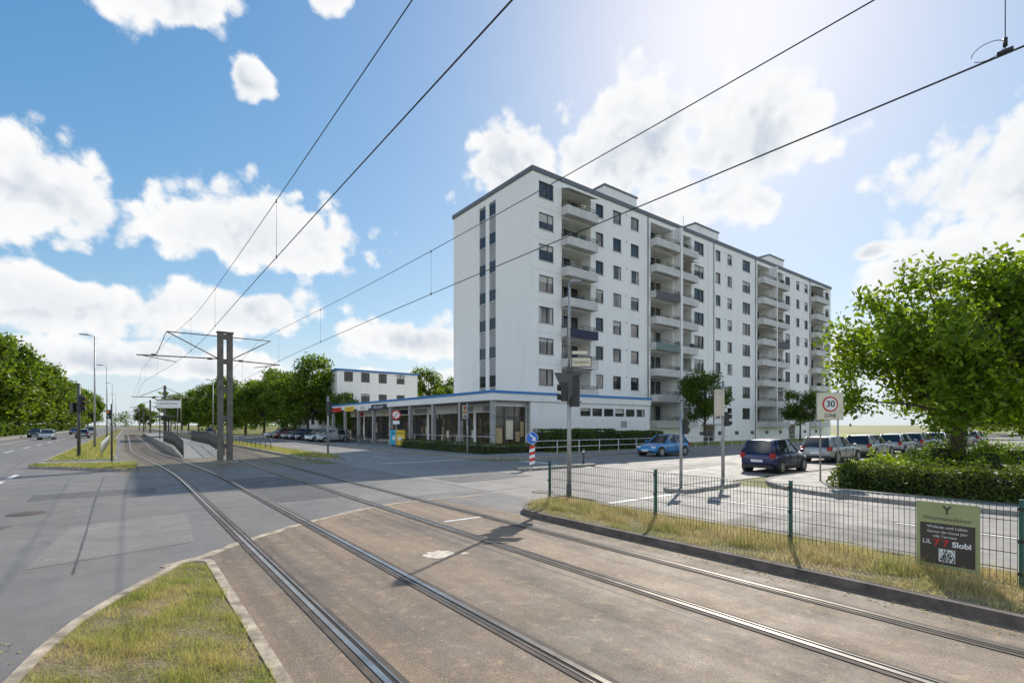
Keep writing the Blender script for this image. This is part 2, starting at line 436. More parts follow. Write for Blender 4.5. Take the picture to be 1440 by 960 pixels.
def hedge(name, boxes, mat, lsize=.06, dens=260, seed=1, z=.1, wob=.10, lumps=()):
    r = np.random.default_rng(seed)
    e = bpy.data.objects.new(name, None); COL.objects.link(e)
    b = B('x'); C = []; b.p('core', M['hedgecore'])
    for (x0, x1, y0, y1, h) in boxes:
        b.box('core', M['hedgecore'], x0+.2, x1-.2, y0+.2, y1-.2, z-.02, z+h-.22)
        for (A, fn) in (
            ((x1-x0)*(y1-y0), lambda a, c: (x0+a*(x1-x0), y0+c*(y1-y0), z+h+a*0)),
            ((x1-x0)*h, lambda a, c: (x0+a*(x1-x0), y0+a*0, z+c*h)),
            ((x1-x0)*h, lambda a, c: (x0+a*(x1-x0), y1+a*0, z+c*h)),
            ((y1-y0)*h, lambda a, c: (x0+a*0, y0+a*(y1-y0), z+c*h)),
            ((y1-y0)*h, lambda a, c: (x1+a*0, y0+a*(y1-y0), z+c*h))):
            n = int(A*dens); a = r.random(n); c = r.random(n)
            P = np.stack(fn(a, c), 1)
            ctr = np.array([(x0+x1)/2, (y0+y1)/2, z+h*.5])
            wv = np.sin(P[:, 0]*2.3+P[:, 1]*1.9)+np.sin(P[:, 0]*5.3-P[:, 2]*4.1+P[:, 1]*4.7)*.6
            dirn = P-ctr; dirn /= np.linalg.norm(dirn, axis=1)[:, None]
            ex = np.clip(np.abs(P[:, 2]-z)/h, 0, 1)**6*.12
            P = P+dirn*(wv*wob*.7-.06-ex+r.normal(size=n)*.055)[:, None]
            C.append(P)
    for (lx, ly, lr, lh) in lumps:
        n = int(dens*4*lr*lr+dens*3*lr*lh); d = r.normal(size=(n, 3)); d /= np.linalg.norm(d, axis=1)[:, None]; d[:, 2] = np.abs(d[:, 2])*1.0
        rr = (.80+.28*r.random(n))*(1+.10*np.sin(d[:, 0]*6+lx)+.08*np.sin(d[:, 1]*9+ly))
        C.append(np.array([lx, ly, z])+d*rr[:, None]*np.array([lr, lr, lh]))
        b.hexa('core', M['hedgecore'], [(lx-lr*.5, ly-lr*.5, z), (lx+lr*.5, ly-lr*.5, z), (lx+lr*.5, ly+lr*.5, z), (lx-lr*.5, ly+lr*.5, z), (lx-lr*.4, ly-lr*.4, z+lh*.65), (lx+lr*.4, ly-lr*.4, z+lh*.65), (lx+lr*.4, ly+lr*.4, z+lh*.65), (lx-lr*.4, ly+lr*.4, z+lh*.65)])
    C = np.concatenate(C)
    link('foliage', npmesh(name+'_foliage', leaves(C, lsize, r), 4, mat), e)
    v, f, m, sm = b.parts['core']; mesh_obj('core', v, f, [m], None, e)
    return e

# ------------------------------------------------------------------ world, sun, camera
SUN_AZ = math.radians(61.8); SUN_EL = math.radians(38)
w = bpy.data.worlds.new("World"); S.world = w; w.use_nodes = True
w.cycles.sampling_method = 'NONE'
t = NT(w.node_tree)
for n in list(t.n): t.n.remove(n)
D = t.new('ShaderNodeTexCoord').outputs['Generated']
sep = t.new('ShaderNodeSeparateXYZ'); t.l.new(D, sep.inputs[0])
sky = t.new('ShaderNodeTexSky', sky_type='NISHITA'); sky.sun_disc = False
sky.sun_elevation = SUN_EL; sky.sun_rotation = SUN_AZ; sky.air_density = 1.0; sky.dust_density = .45; sky.ozone_density = 2.2
bg = t.new('ShaderNodeBackground'); bg.inputs[1].default_value = .15
v1 = t.new('ShaderNodeVectorMath', operation='MULTIPLY_ADD'); t.l.new(sky.outputs[0], v1.inputs[0]); v1.inputs[1].default_value = (.15, .15, .15); v1.inputs[2].default_value = (1, 1, 1)
v2 = t.new('ShaderNodeVectorMath', operation='DIVIDE'); t.l.new(sky.outputs[0], v2.inputs[0]); t.l.new(v1.outputs[0], v2.inputs[1])
hs = t.new('ShaderNodeHueSaturation'); hs.inputs['Saturation'].default_value = 1.45; hs.inputs['Value'].default_value = 1.72; t.l.new(v2.outputs[0], hs.inputs['Color'])
haze = t.ramp(sep.outputs[2], 0.0, .20, .75, 0.0, True)
skyc = t.mix(haze, hs.outputs[0], (4.3, 5.1, 5.9))
t.l.new(skyc, bg.inputs[0])
az = t.math('MULTIPLY', t.math('ARCTAN2', sep.outputs[0], sep.outputs[1]), 57.29578)
el = t.math('MULTIPLY', t.math('ARCSINE', sep.outputs[2]), 57.29578)
nA = t.noise(D, 9.0, 6, .61, .1)
nV = t.vor(D, 21.0, 'F1', 1.0)
clouds = [(-7, 18.2, 9.5, 5.6), (11, 18.4, 13.5, 5.2), (-4.5, 9.8, 10.5, 3.4), (9.5, 11.0, 9, 3.2),
          (0, 5.4, 20, 2.4), (26, 9.2, 9, 3.8), (38.0, 26.8, 7.5, 5.6), (50, 28.0, 12.0, 6.6), (63.0, 26.5, 9.0, 5.8), (58, 22, 9, 4.4),
          (83.0, 18.5, 9.5, 7.6), (78.5, 13.5, 8, 3.8), (2.0, 35.4, 7.5, 4.6), (10, 31.0, 3.0, 2.4), (17.3, 38.6, 3.2, 2.2), (73.0, 15.5, 2.6, 1.2),
          (66, 6.5, 15, 3.2), (30, 4.5, 16, 2.2)]
field = None
for (ca, ce, sa, se) in clouds:
    dx = t.math('MULTIPLY_ADD', az, 1/sa, -ca/sa)
    dy = t.math('MULTIPLY_ADD', el, 1/se, -ce/se)
    dy = t.math('MAXIMUM', dy, t.math('MULTIPLY', dy, -1.35))
    L = t.math('SQRT', t.math('MULTIPLY_ADD', dx, dx, t.math('MULTIPLY', dy, dy)))
    field = L if field is None else t.math('MINIMUM', field, L)
field = t.math('MAXIMUM', t.math('SUBTRACT', 1.09, field), -.9)
dt = t.new('ShaderNodeVectorMath', operation='DOT_PRODUCT'); t.l.new(D, dt.inputs[0]); dt.inputs[1].default_value = (.609, .793, 0)
rest = t.ramp(dt.outputs['Value'], .42, .15, -.9, .24, True)  # added cloud cover behind the camera, unseen, fills the shaded facades
restn = t.math('ADD', rest, t.math('MULTIPLY', t.ramp(sep.outputs[2], .55, .95), -.35))
field = t.math('MAXIMUM', field, restn)
fn = t.math('MULTIPLY_ADD', t.math('SUBTRACT', nA, .5), 1.75, field)
fn = t.math('MULTIPLY_ADD', t.math('SUBTRACT', .42, nV), .50, fn)
dens = t.ramp(fn, -.02, .28, 0, 1, True)
dens = t.math('MULTIPLY', dens, t.ramp(sep.outputs[2], .0, .03))
off = t.new('ShaderNodeVectorMath', operation='ADD'); t.l.new(D, off.inputs[0]); off.inputs[1].default_value = (.018, .010, .032)
nC = t.noise(off.outputs[0], 9.0, 3, .61, .1)
relief = t.ramp(t.math('SUBTRACT', nC, nA), -.03, .15)
thick = t.ramp(fn, .35, 1.15)
crease = t.ramp(nV, .35, .8)
shade = t.math('ADD', t.math('MULTIPLY', relief, .62), t.math('ADD', t.math('MULTIPLY', thick, .26), t.math('MULTIPLY', crease, .2)))
shade = t.math('MULTIPLY', shade, t.ramp(fn, .08, .60), clamp=True)
ccol = t.mix(shade, (1.0, 1.0, 1.0), (.56, .63, .73))
frontlit = t.ramp(dt.outputs['Value'], .45, -.1, 1.0, 2.3, True)  # raises brightness of the added clouds behind camera to light the facades
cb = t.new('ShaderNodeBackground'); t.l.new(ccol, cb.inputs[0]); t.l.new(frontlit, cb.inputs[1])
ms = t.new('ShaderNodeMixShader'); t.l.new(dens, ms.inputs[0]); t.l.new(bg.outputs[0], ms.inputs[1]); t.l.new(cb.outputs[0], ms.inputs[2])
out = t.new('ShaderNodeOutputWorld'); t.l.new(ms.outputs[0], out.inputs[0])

sd = Vector((math.sin(SUN_AZ)*math.cos(SUN_EL), math.cos(SUN_AZ)*math.cos(SUN_EL), math.sin(SUN_EL)))
sl = bpy.data.lights.new('sun', 'SUN'); sl.energy = 5.0; sl.angle = math.radians(.53); sl.color = (1, .93, .83)
so = bpy.data.objects.new('sun', sl); COL.objects.link(so); so.rotation_euler = sd.to_track_quat('Z', 'Y').to_euler(); so.location = (0, 0, 60)

cd = bpy.data.cameras.new('camera'); cam = bpy.data.objects.new('camera', cd); COL.objects.link(cam)
cam.location = (0, 0, 2.15); cam.rotation_euler = (math.radians(90), 0, math.radians(-37.52))
cd.sensor_width = 36; cd.lens = 17.7; cd.shift_y = 117/1440; cd.clip_start = .1; cd.clip_end = 5000
S.camera = cam
S.view_settings.view_transform = 'Standard'; S.view_settings.look = 'None'; S.view_settings.exposure = 0

# ------------------------------------------------------------------ ground and roads
sheet('ground', [(-2500, 2500, -2500, 2500)], -.02, M['grass'])
sheet('main_road', [(-14, 1.1, -60, 900), (1.1, 9.4, -60, 28)], 0, M['asphalt'])
sheet('side_carriageway', [(9.4, 17.3, -60, 10.2), (9.4, 17.3, 24, 400)], 0, M['asphalt_pale'])
sheet('cross_road', [(9.4, 400, 10.2, 24), (-120, -14, 10.2, 24)], 0, M['asphalt_pale'])
sheet('track_surface', [[(1.1, -40), (7.5, -40), (7.5, 10.2), (7.1, 12.75), (6.0, 12.72), (4.56, 12.3), (2.95, 11.3), (1.56, 10.1), (1.1, 9.6)]], .004, M['trackbed'])
sheet('track_ballast', [(-.3, 8.5, 28, 700)], .004, M['ballast'])
seam = [(.45, 9.22), (1.05, 9.6), (1.56, 10.2), (2.95, 11.38), (4.56, 12.38), (5.8, 12.8), (7.1, 12.9), (8.6, 12.7)]
ribbon('concrete_edging', seam, .09, .008, M['seam'], .3, 1)
def blob(cx, cy, rx, ry, n=26, seed=0):
    r = random.Random(seed); return [(cx+rx*math.cos(2*PI*i/n)*r.uniform(.7, 1.15), cy+ry*math.sin(2*PI*i/n)*r.uniform(.7, 1.15)) for i in range(n)]
sheet('dirt_patch', [blob(4.12, 7.35, .27, .25, 40, seed=2), blob(4.5, 7.15, .07, .06, seed=3)], .009, M['dirt'])
M['patch'] = asphalt('asphalt_patch', (.125, .118, .112), (.155, .147, .138), crack=False)
M['patchpale'] = asphalt('asphalt_patch_pale', (.24, .222, .20), (.29, .268, .24), crack=False)
sheet('asphalt_patch', [[(-6.5, 14.2), (-2.2, 13.6), (-1.9, 15.0), (-6.3, 15.7)], [(9.8, 16), (13.6, 16.2), (13.5, 18.4), (9.7, 18.2)], [(3.35, 15), (5.1, 15), (5.1, 22.5), (3.35, 22.5)], [(-2.2, 19.5), (.8, 19.6), (.8, 21.2), (-2.2, 21.1)], [(10.2, 2), (12.4, 2.1), (12.5, 6.0), (10.3, 6.1)], [(20, 14.2), (27, 14.4), (27, 15.8), (20, 15.9)]], .004, M['patch'])
sheet('asphalt_patch', [[(-1.2, 10.3), (1.0, 10.9), (1.2, 14.6), (-.9, 14.2)], [(5.4, 13.6), (9.0, 13.9), (9.2, 16.9), (5.4, 16.8)], [(-9, 17.2), (-4.5, 17.6), (-4.4, 20.5), (-9.2, 20)]], .0045, M['patchpale'])
for i, p in enumerate(([(-.6, 9.6), (-.62, 13), (-.68, 18), (-.7, 27)], [(1.2, 18.3), (9, 18.9), (17, 18.1)], [(7.9, 13.2), (12, 13.6), (15, 12.2), (18, 11.9)], [(5.0, 3), (4.98, 8), (5.0, 12.3)], [(13.2, -12), (13.1, 0), (13.2, 9)])):
    ribbon('tar_seam', p, .014, .0065, M['tar'], .5, i)
L = []
def dash(x0, x1, y0, y1): L.append((x0, x1, y0, y1))
for i in range(4): dash(-3.78, -3.6, 18.5+i*3.2, 20.4+i*3.2)
for i in range(5): dash(-7.4, -7.22, 12+i*4.6, 14.6+i*4.6)
y = 36
while y < 300: dash(-7.4, -7.25, y, y+4); y += 9
dash(-10.9, -10.75, 34, 300); dash(-13.8, -13.65, 26, 300); dash(-3.85, -3.72, 38, 300)
dash(5.6, 6.6, 9.7, 9.80)
for i in range(9): dash(22+i*9, 26+i*9, 16.9, 17.02)
dash(18.4, 18.75, 17.6, 23.3); dash(11.2, 16.6, 26.2, 26.5)
dash(18.5, 70, 13.5, 13.6); dash(10.4, 16, 9.2, 9.4)
for i in range(6): dash(13.3, 13.42, 30+i*7, 33+i*7)
dash(11.45, 11.57, 32, 120)
for i in range(5): dash(13.3, 13.42, -12+i*4.4, -9.6+i*4.4)
sheet('road_markings', L, .009, M['line'])
b = B('drain_cover')
for (x, y) in ((-1.9, 16.8), (10.6, 12.2), (-5.4, 30.3)):
    b.cyl('frame', M['joint'], (x, y, 0), (x, y, .010), .36, n=24); b.cyl('lid', M['steeldull'], (x, y, 0), (x, y, .013), .29, n=24)
b.finish()

# ------------------------------------------------------------------ rails
def sst(a): a = max(0, min(1, a)); return a*a*(3-2*a)
def trk(x0, y, side):
    s = -1.35 if side < 0 else 1.0
    return x0+s*sst((y-22)/32)
ys = [-30, 0, 14, 22]+[22+i*2 for i in range(1, 18)]+[70, 100, 150, 250, 400, 650]
def strip(v, f, x0, side, a, c, z):
    for i, y in enumerate(ys):
        x = trk(x0, y, side); n = len(v)
        v += [(x+a, y, z), (x+c, y, z)]
        if i: f.append((n-2, n-1, n+1, n))
for side, xs in ((-1, (1.73, 3.165)), (1, (5.28, 6.715))):
    b = B('tram_rails')
    for k, x0 in enumerate(xs):
        g = 1 if k == 0 else -1
        for part, m, a, c, z in (('head', M['steel'], -.028, .028, .020), ('groove', M['groove'], .028*g, .072*g, .0135), ('lip', M['steel'], .072*g, .090*g, .018), ('joint', M['joint'], -.028*g, -.10*g, .0125), ('joint', M['joint'], .09*g, .15*g, .0125)):
            q = b.p(part, m); strip(q[0], q[1], x0, side, min(a, c), max(a, c), z)
    y = 33
    while y < 140:
        xc = trk((xs[0]+xs[1])/2, y, side); b.box('sleepers', M['steeldull'], xc-1.2, xc+1.2, y, y+.24, .0, .010); y += .7
    b.finish()

# ------------------------------------------------------------------ kerbed islands, verges, pavements
isl = [(1.08, -12)]+[(1.08, 8.6)]+arc(.82, 8.9, .26, 0, 90, 4)+[(.62, 9.16), (.25, 8.5), (-.17, 7.72), (-.45, 7.1), (-.66, 6.4), (-.82, 5.6), (-.95, 4.4), (-1.0, 2), (-1.0, -12)]
prism('grass_island', isl, .07, M['soil'], M['seam'], .11)
inner = [(.98, -2), (.98, 8.6), (.72, 8.95), (.35, 8.35), (-.06, 7.6), (-.36, 7.0), (-.55, 6.3), (-.70, 5.6), (-.83, 4.4), (-.88, 2), (-.88, -2)]
V = np.concatenate([blades('g', inner, 50000, .05, None, .02, .07, .0034, 1, .75), blades('g', inner, 15000, .05, None, .05, .14, .003, 2, .97)])
link('grass', npmesh('grass_blades', V, 3, M['blade']))
ver = [(7.48, -14), (7.48, 8.9), (7.62, 9.5), (8.0, 9.95), (8.9, 10.45), (10.1, 10.6), (10.1, 9.4), (9.7, 9), (9.7, -14)]
prism('grass_verge', ver, .13, M['soil'], M['kerbdark'], .12)
vin = [(7.6, -3), (7.6, 8.9), (7.75, 9.5), (8.1, 9.9), (9.6, 10.3), (9.6, -3)]
V = np.concatenate([blades('g', vin, 38000, .11, None, .03, .10, .004, 3, .8), blades('g', [(8.1, -3), (8.1, 10), (9.2, 10.2), (9.2, -3)], 20000, .11, None, .08, .26, .0045, 4, .9)])
link('grass', npmesh('grass_blades', V, 3, M['bladedry']))
fi = [(.35, 29.3), (.45, 31), (.4, 33.5), (-3.1, 35.2)]+arc(-2.9, 34.2, .9, 120, 200, 4)+[(-2.4, 32.4), (-.6, 29.8), (0, 29.2)]
prism('traffic_island', fi, .13, M['grass'], M['kerb'], .15)
fs = [(-.35, 37.5), (-3.7, 38.5), (-3.6, 300), (-.9, 300), (-1.1, 60)]
prism('median_verge', fs, .13, M['grass'], M['kerb'], .15)
prism('pavement', [(.35, 35.0), (-3.6, 36.4), (-3.7, 38.4), (-.35, 37.4)], .10, M['paving'], M['kerb'], .12)
fr = [(8.75, 33.0)]+arc(10.2, 31.9, .8, 230, 350, 5)+[(11.2, 33), (11.2, 38), (10.6, 300), (9.0, 300), (8.75, 45)]
prism('median_verge', fr, .13, M['grass'], M['kerb'], .15)
V = np.concatenate([blades('g', fi, 9000, .11, None, .05, .16, .01, 5, .6), blades('g', [(-.5, 38), (-3.5, 39), (-3.4, 90), (-1, 90)], 16000, .11, None, .06, .2, .016, 6, .6),
                    blades('g', [(8.9, 33), (10.2, 31.3), (11, 33), (11, 70), (9.1, 70)], 9000, .11, None, .06, .2, .016, 7, .6)])
link('grass', npmesh('grass_blades', V, 3, M['blade']))
sp = [(24.6, 30.5), (24.6, 110), (17.3, 110), (17.3, 29)]+arc(22.3, 29, 5, 180, 270, 8)[1:]+[(140, 24), (140, 27), (24.6, 27)]
prism('pavement', sp, .12, M['paving'], M['kerb'], .14)
prism('lawn', [(24.65, 27.05), (140, 27.05), (140, 60), (24.65, 60)], .12, M['lawn'], M['kerb'], .08)
se = [(16.6, -60), (16.6, 5.5)]+arc(20.6, 5.5, 4, 180, 90, 8)[1:]+[(300, 9.5), (300, -60)]
prism('pavement', se, .12, M['paving'], M['kerb'], .14)
sheet('lawn', [(19.2, 48, -50, 7.2)], .112, M['lawn'])
sheet('car_park', [(48, 130, -40, 8.9)], .112, M['asphalt_pale'])
prism('traffic_island', arc(15.2, 18.6, .55, 90, 270, 6)+arc(19.2, 18.6, .5, 270, 450, 6), .12, M['paving'], M['kerb'], .12)
prism('traffic_island', arc(14.2, 9.6, .5, 90, 270, 6)+arc(16.9, 9.6, .5, 270, 450, 6), .12, M['paving'], M['kerb'], .12)
prism('pavement', [(-14, 25), (-14, 900), (-16.5, 900), (-16.5, 25)], .12, M['paving'], M['kerb'], .14)

# ------------------------------------------------------------------ apartment building
def facade(b, part, mat, o, du, nn, u0, u1, z0, z1, ops, depth=.16):
    o = Vector(o); du = Vector(du); nn = Vector(nn)
    P = lambda u, z, k=0.0: tuple(o+du*u+Vector((0, 0, z))+nn*k)
    us = sorted({u0, u1}|{round(a[i], 4) for a in ops for i in (0, 1)})
    for i in range(len(us)-1):
        um = (us[i]+us[i+1])/2; col = [a for a in ops if a[0] < um < a[1]]
        cuts = sorted(col, key=lambda a: a[2]); z = z0
        for a in cuts:
            if a[2] > z+1e-4: b.poly(part, mat, [P(us[i], z), P(us[i+1], z), P(us[i+1], a[2]), P(us[i], a[2])])
            z = a[3]
        if z < z1-1e-4: b.poly(part, mat, [P(us[i], z), P(us[i+1], z), P(us[i+1], z1), P(us[i], z1)])
    for a in ops:
        dp = a[4] if len(a) > 4 else depth
        for q in (((a[0], a[2]), (a[1], a[2])), ((a[1], a[2]), (a[1], a[3])), ((a[1], a[3]), (a[0], a[3])), ((a[0], a[3]), (a[0], a[2]))):
            b.poly('reveals', mat, [P(*q[0]), P(*q[1]), P(*q[1], -dp), P(*q[0], -dp)])
    return P

def ubox(b, part, mat, P, u0, u1, z0, z1, k0, k1):
    b.hexa(part, mat, [P(u0, z0, k0), P(u1, z0, k0), P(u1, z0, k1), P(u0, z0, k1), P(u0, z1, k0), P(u1, z1, k0), P(u1, z1, k1), P(u0, z1, k1)])

def window(b, P, u0, u1, z0, z1, d=.14, mull=(), r=random, frame='frame', sill=True):
    b.poly('glass', M['glass'], [P(u0, z0, -d), P(u1, z0, -d), P(u1, z1, -d), P(u0, z1, -d)]); fw = .07
    fm = M[frame]; pn = 'frames_'+frame
    ubox(b, pn, fm, P, u0, u1, z0, z0+fw, -d+.003, -d+.06); ubox(b, pn, fm, P, u0, u1, z1-fw, z1, -d+.003, -d+.06)
    ubox(b, pn, fm, P, u0, u0+fw, z0+fw, z1-fw, -d+.003, -d+.06); ubox(b, pn, fm, P, u1-fw, u1, z0+fw, z1-fw, -d+.003, -d+.06)
    for m in mull:
        um = u0+(u1-u0)*m; ubox(b, pn, fm, P, um-.045, um+.045, z0+fw, z1-fw, -d+.004, -d+.062)
    if sill: ubox(b, 'sills', M['balcony'], P, u0-.05, u1+.05, z0-.05, z0-.003, -.05, .07)
    q = r.random()
    if q < .22:
        hh = (z1-z0)*r.uniform(.15, .5); ubox(b, 'blinds', M['blind'], P, u0+fw, u1-fw, z1-fw-hh, z1-fw, -d+.005, -d+.03)
    elif q < .36:
        for (a, c) in ((0, .18), (.82, 1)): ubox(b, 'curtains', M['blind'], P, u0+fw+(u1-u0-2*fw)*a, u0+fw+(u1-u0-2*fw)*c, z0+fw, z1-fw, -d+.005, -d+.02)

X0, X1, Y0, Y1, HT = 28.2, 92.1, 33.8, 47.1, 24.4
zr = [23.0-2.77*k for k in range(8)]
b = B('apartment_building')
R = random.Random(11)
wins = [(28.95, 30.7, .62), (36.2, 37.3, None), (38.7, 39.95, .0), (41.45, 42.75, None), (52.9, 54.9, .6), (57.5, 58.6, None), (60.2, 61.3, None), (63.9, 65.9, .6), (76.0, 77.5, .5), (79.5, 80.6, None), (82.3, 83.5, None), (90.0, 91.3, .5)]
logs = [(31.7, 35.5), (44.7, 48.7), (49.4, 52.3), (67.8, 71.3), (71.7, 75.3), (84.6, 89.2)]
ops = []
for k, z in enumerate(zr):
    for (a, c, m) in wins:
        if k == 7 and a < 44: continue
        hh = .73 if (c-a) > 1.4 else .66
        ops.append((a, c, z-hh, z+hh))
    for (a, c) in logs:
        if k == 7 and a < 44: continue
        ops.append((a, c, z-1.55, z+.90, 1.4))
P = facade(b, 'walls', M['white'], (0, Y0, 0), (1, 0, 0), (0, -1, 0), X0, X1, 0, HT, ops)
for k, z in enumerate(zr):
    for (a, c, m) in wins:
        if k == 7 and a < 44: continue
        hh = .73 if (c-a) > 1.4 else .66
        window(b, P, a, c, z-hh, z+hh, mull=([m] if m else []), r=R)
    for li, (a, c) in enumerate(logs):
        if k == 7 and a < 44: continue
        zf = z-1.55
        b.poly('loggia_backs', M['balcony'], [P(a, zf, -1.4), P(c, zf, -1.4), P(c, zf+2.45, -1.4), P(a, zf+2.45, -1.4)])
        dw = a+(c-a)*.08; de = a+(c-a)*.9
        ubox(b, 'loggia_glazing', M['glass'], P, dw, de, zf+.1, zf+2.2, -1.39, -1.35)
        for q in (0, .35, .68, 1):
            u = dw+(de-dw)*q; ubox(b, 'loggia_frames', M['framew'], P, u-.035, u+.035, zf+.1, zf+2.2, -1.348, -1.30)
        ubox(b, 'loggia_frames', M['framew'], P, dw, de, zf+2.2, zf+2.28, -1.39, -1.30)
        if R.random() < .4:
            u = R.choice([0, .35, .68]); ubox(b, 'curtains', M['blind'], P, dw+(de-dw)*u+.06, dw+(de-dw)*(u+.3)-.03, zf+.7 if R.random() < .4 else zf+.12, zf+2.15, -1.349, -1.335)
        pr = .80
        ubox(b, 'balcony_slabs', M['balcony'], P, a-.08, c+.08, zf-.2, zf, -.02, pr)
        cm = {(4, 0): 'dkblue', (2, 1): 'dkgrey', (4, 1): 'dkgreen', (6, 3): 'awning', (3, 4): 'dkgrey'}.get((k, li), 'balcony')
        ubox(b, 'parapets_'+cm, M[cm], P, a-.10, c+.10, zf-.23, zf+.55, pr+.002, pr+.09)
        ubox(b, 'parapet_sides', M['balcony'], P, a-.10, a-.02, zf+.003, zf+.55, .003, pr)
        ubox(b, 'parapet_sides', M['balcony'], P, c+.02, c+.10, zf+.003, zf+.55, .003, pr)
        for hz in (.72, .92):
            b.cyl('handrails', M['metaldark'], P(a-.1, zf+hz, pr+.05), P(c+.1, zf+hz, pr+.05), .03, n=6)
            for u in (a-.06, c+.06): b.cyl('handrails', M['metaldark'], P(u, zf+hz, 0), P(u, zf+hz, pr+.05), .025, n=6)
        for u in (a, (a+c)/2, c): b.cyl('handrails', M['metaldark'], P(u, zf+.5, pr+.05), P(u, zf+.92, pr+.05), .022, n=5)
        if R.random() < .45:
            u = R.uniform(a+.3, c-.6); ubox(b, 'balcony_things_'+str(li), M[R.choice(['leafdark', 'cream', 'metaldark', 'dkgreen'])], P, u, u+R.uniform(.25, .6), zf+.55, zf+R.uniform(.75, 1.1), pr-.45, pr-.05)
        if R.random() < .12 or (li == 0 and k in (0, 3)):
            b.hexa('awnings', M['awning'], [P(a, zf+2.0, pr+.2), P(c, zf+2.0, pr+.2), P(c, zf+2.36, .01), P(a, zf+2.36, .01), P(a, zf+2.03, pr+.2), P(c, zf+2.03, pr+.2), P(c, zf+2.39, .01), P(a, zf+2.39, .01)])
for (a, c) in ((48.86, 49.24), (71.4, 71.6)): ubox(b, 'piers', M['white2'], P, a, c, 1.8, HT-.4, .003, .95)
for u in (44.2, 57.0, 67.2, 84.1): b.cyl('downpipes', M['metal'], P(u, .2, .07), P(u, HT-.1, .07), .055, n=6)
for u in (35.95, 44.4, 55.8, 78.6): ubox(b, 'joints', M['greypanel'], P, u, u+.025, 0, HT, .002, .006)
for k in range(8):
    for u in (40.7, 59.6, 81.5): ubox(b, 'vents', M['frame'], P, u, u+.12, zr[k]+.6, zr[k]+.72, .002, .02)
for k in range(8): ubox(b, 'joints', M['balcony'], P, X0, 31.5, zr[k]-1.58, zr[k]-1.565, .002, .004)
ops = []; st = [(39.3, 40.4), (41.0, 42.1)]
for (a, c) in st: ops.append((a, c, 4.9, 23.75, .12))
P2 = facade(b, 'walls', M['white'], (X0, 0, 0), (0, 1, 0), (-1, 0, 0), Y0, Y1, 0, HT, ops)
for (a, c) in st:
    b.poly('grey_panels', M['greypanel'], [P2(a, 4.9, -.12), P2(c, 4.9, -.12), P2(c, 23.75, -.12), P2(a, 23.75, -.12)])
    for k in range(7):
        z = zr[k]; ubox(b, 'gable_glass', M['glass'], P2, a+.08, c-.08, z-.55, z+.55, -.119, -.08)
        ubox(b, 'frames_frame', M['frame'], P2, a+.02, a+.08, z-.6, z+.6, -.119, -.05); ubox(b, 'frames_frame', M['frame'], P2, c-.08, c-.02, z-.6, z+.6, -.119, -.05)
        ubox(b, 'frames_framew', M['framew'], P2, a+.08, c-.08, z-.62, z-.55, -.119, -.04); ubox(b, 'frames_frame', M['frame'], P2, a+.08, c-.08, z-.02, z+.03, -.079, -.06)
b.poly('walls', M['white'], [(X1, Y0, 0), (X1, Y1, 0), (X1, Y1, HT), (X1, Y0, HT)])
b.poly('walls', M['white'], [(X0, Y1, 0), (X1, Y1, 0), (X1, Y1, HT), (X0, Y1, HT)])
b.box('fascia', M['fascia'], X0-.12, X1+.12, Y0-.12, Y1+.12, HT-.02, HT+.38)
b.box('roof', M['roof'], X0+.1, X1-.1, Y0+.1, Y1-.1, HT+.38, HT+.39)
for (a, c) in ((41, 46.4), (58.1, 63.6), (77.9, 82.5)):
    b.box('lift_houses', M['white2'], a, c, 37, 42, HT+.3, 27.95); b.box('lift_house_caps', M['fascia'], a-.1, c+.1, 36.9, 42.1, 27.95, 28.15)
for u in (50, 54, 69, 73): b.box('chimneys', M['greypanel'], u, u+.7, 40, 40.8, HT+.35, HT+1.3)
b.cyl('antenna', M['metal'], (60, 40, 28), (60, 40, 30.5), .03, n=5)
for u in (55.9, 78):
    ubox(b, 'entrance', M['glass'], P, u-.9, u+.9, .1, 2.0, .01, .05); ubox(b, 'entrance_canopy', M['concrete'], P, u-1.5, u+1.5, 2.1, 2.25, .01, 1.4)
for u in range(46, 90, 4): ubox(b, 'cellar_windows', M['glass'], P, u, u+.9, .9, 1.35, .003, .02)
b.finish()

# ------------------------------------------------------------------ shopping podium
b = B('shop_arcade')
PX, PY, PX2, PYE = 21.8, 30.8, 40.8, 68.0
b.box('roof_slab', M['white2'], PX, PX2, PY, PYE, 4.02, 4.56)
b.box('blue_band', M['blue'], PX-.06, PX2+.06, PY-.06, PYE+.06, 4.56, 4.76)
b.box('roof_gravel', M['roof'], PX+.2, PX2-.2, PY+.2, PYE-.2, 4.76, 4.78)
b.box('soffit', M['concrete'], PX+.1, PX2-.1, PY+.1, PYE-.1, 3.98, 4.015)
ops = [(31.2+i*1.5, 32.5+i*1.5, 2.9, 3.6) for i in range(6)]
P3 = facade(b, 'walls', M['white2'], (0, PY+.12, 0), (1, 0, 0), (0, -1, 0), 25.8, PX2-.12, 0, 3.98, ops)
for a in ops: window(b, P3, a[0], a[1], a[2], a[3], r=R, sill=False)
b.poly('walls', M['white2'], [(PX2-.12, PY+.12, 0), (PX2-.12, 33.8, 0), (PX2-.12, 33.8, 3.98), (PX2-.12, PY+.12, 3.98)])
b.box('walls_inner', M['white2'], 25.6, 25.8, PY+.12, 33, 0, 3.98)
ubox(b, 'vents', M['greypanel'], P3, 36.5, 37.3, 1.9, 2.5, .003, .03)
b.box('shop_glass', M['shopglass'], 22.6, 25.6, 31.6, 31.65, .5, 3.6); b.box('shop_sill', M['concrete'], 22.4, 25.6, 31.5, 31.7, .1, .5)
for u in (22.5, 23.5, 24.5, 25.5): b.box('shop_frames', M['metaldark'], u-.04, u+.04, 31.55, 31.6, .5, 3.6)
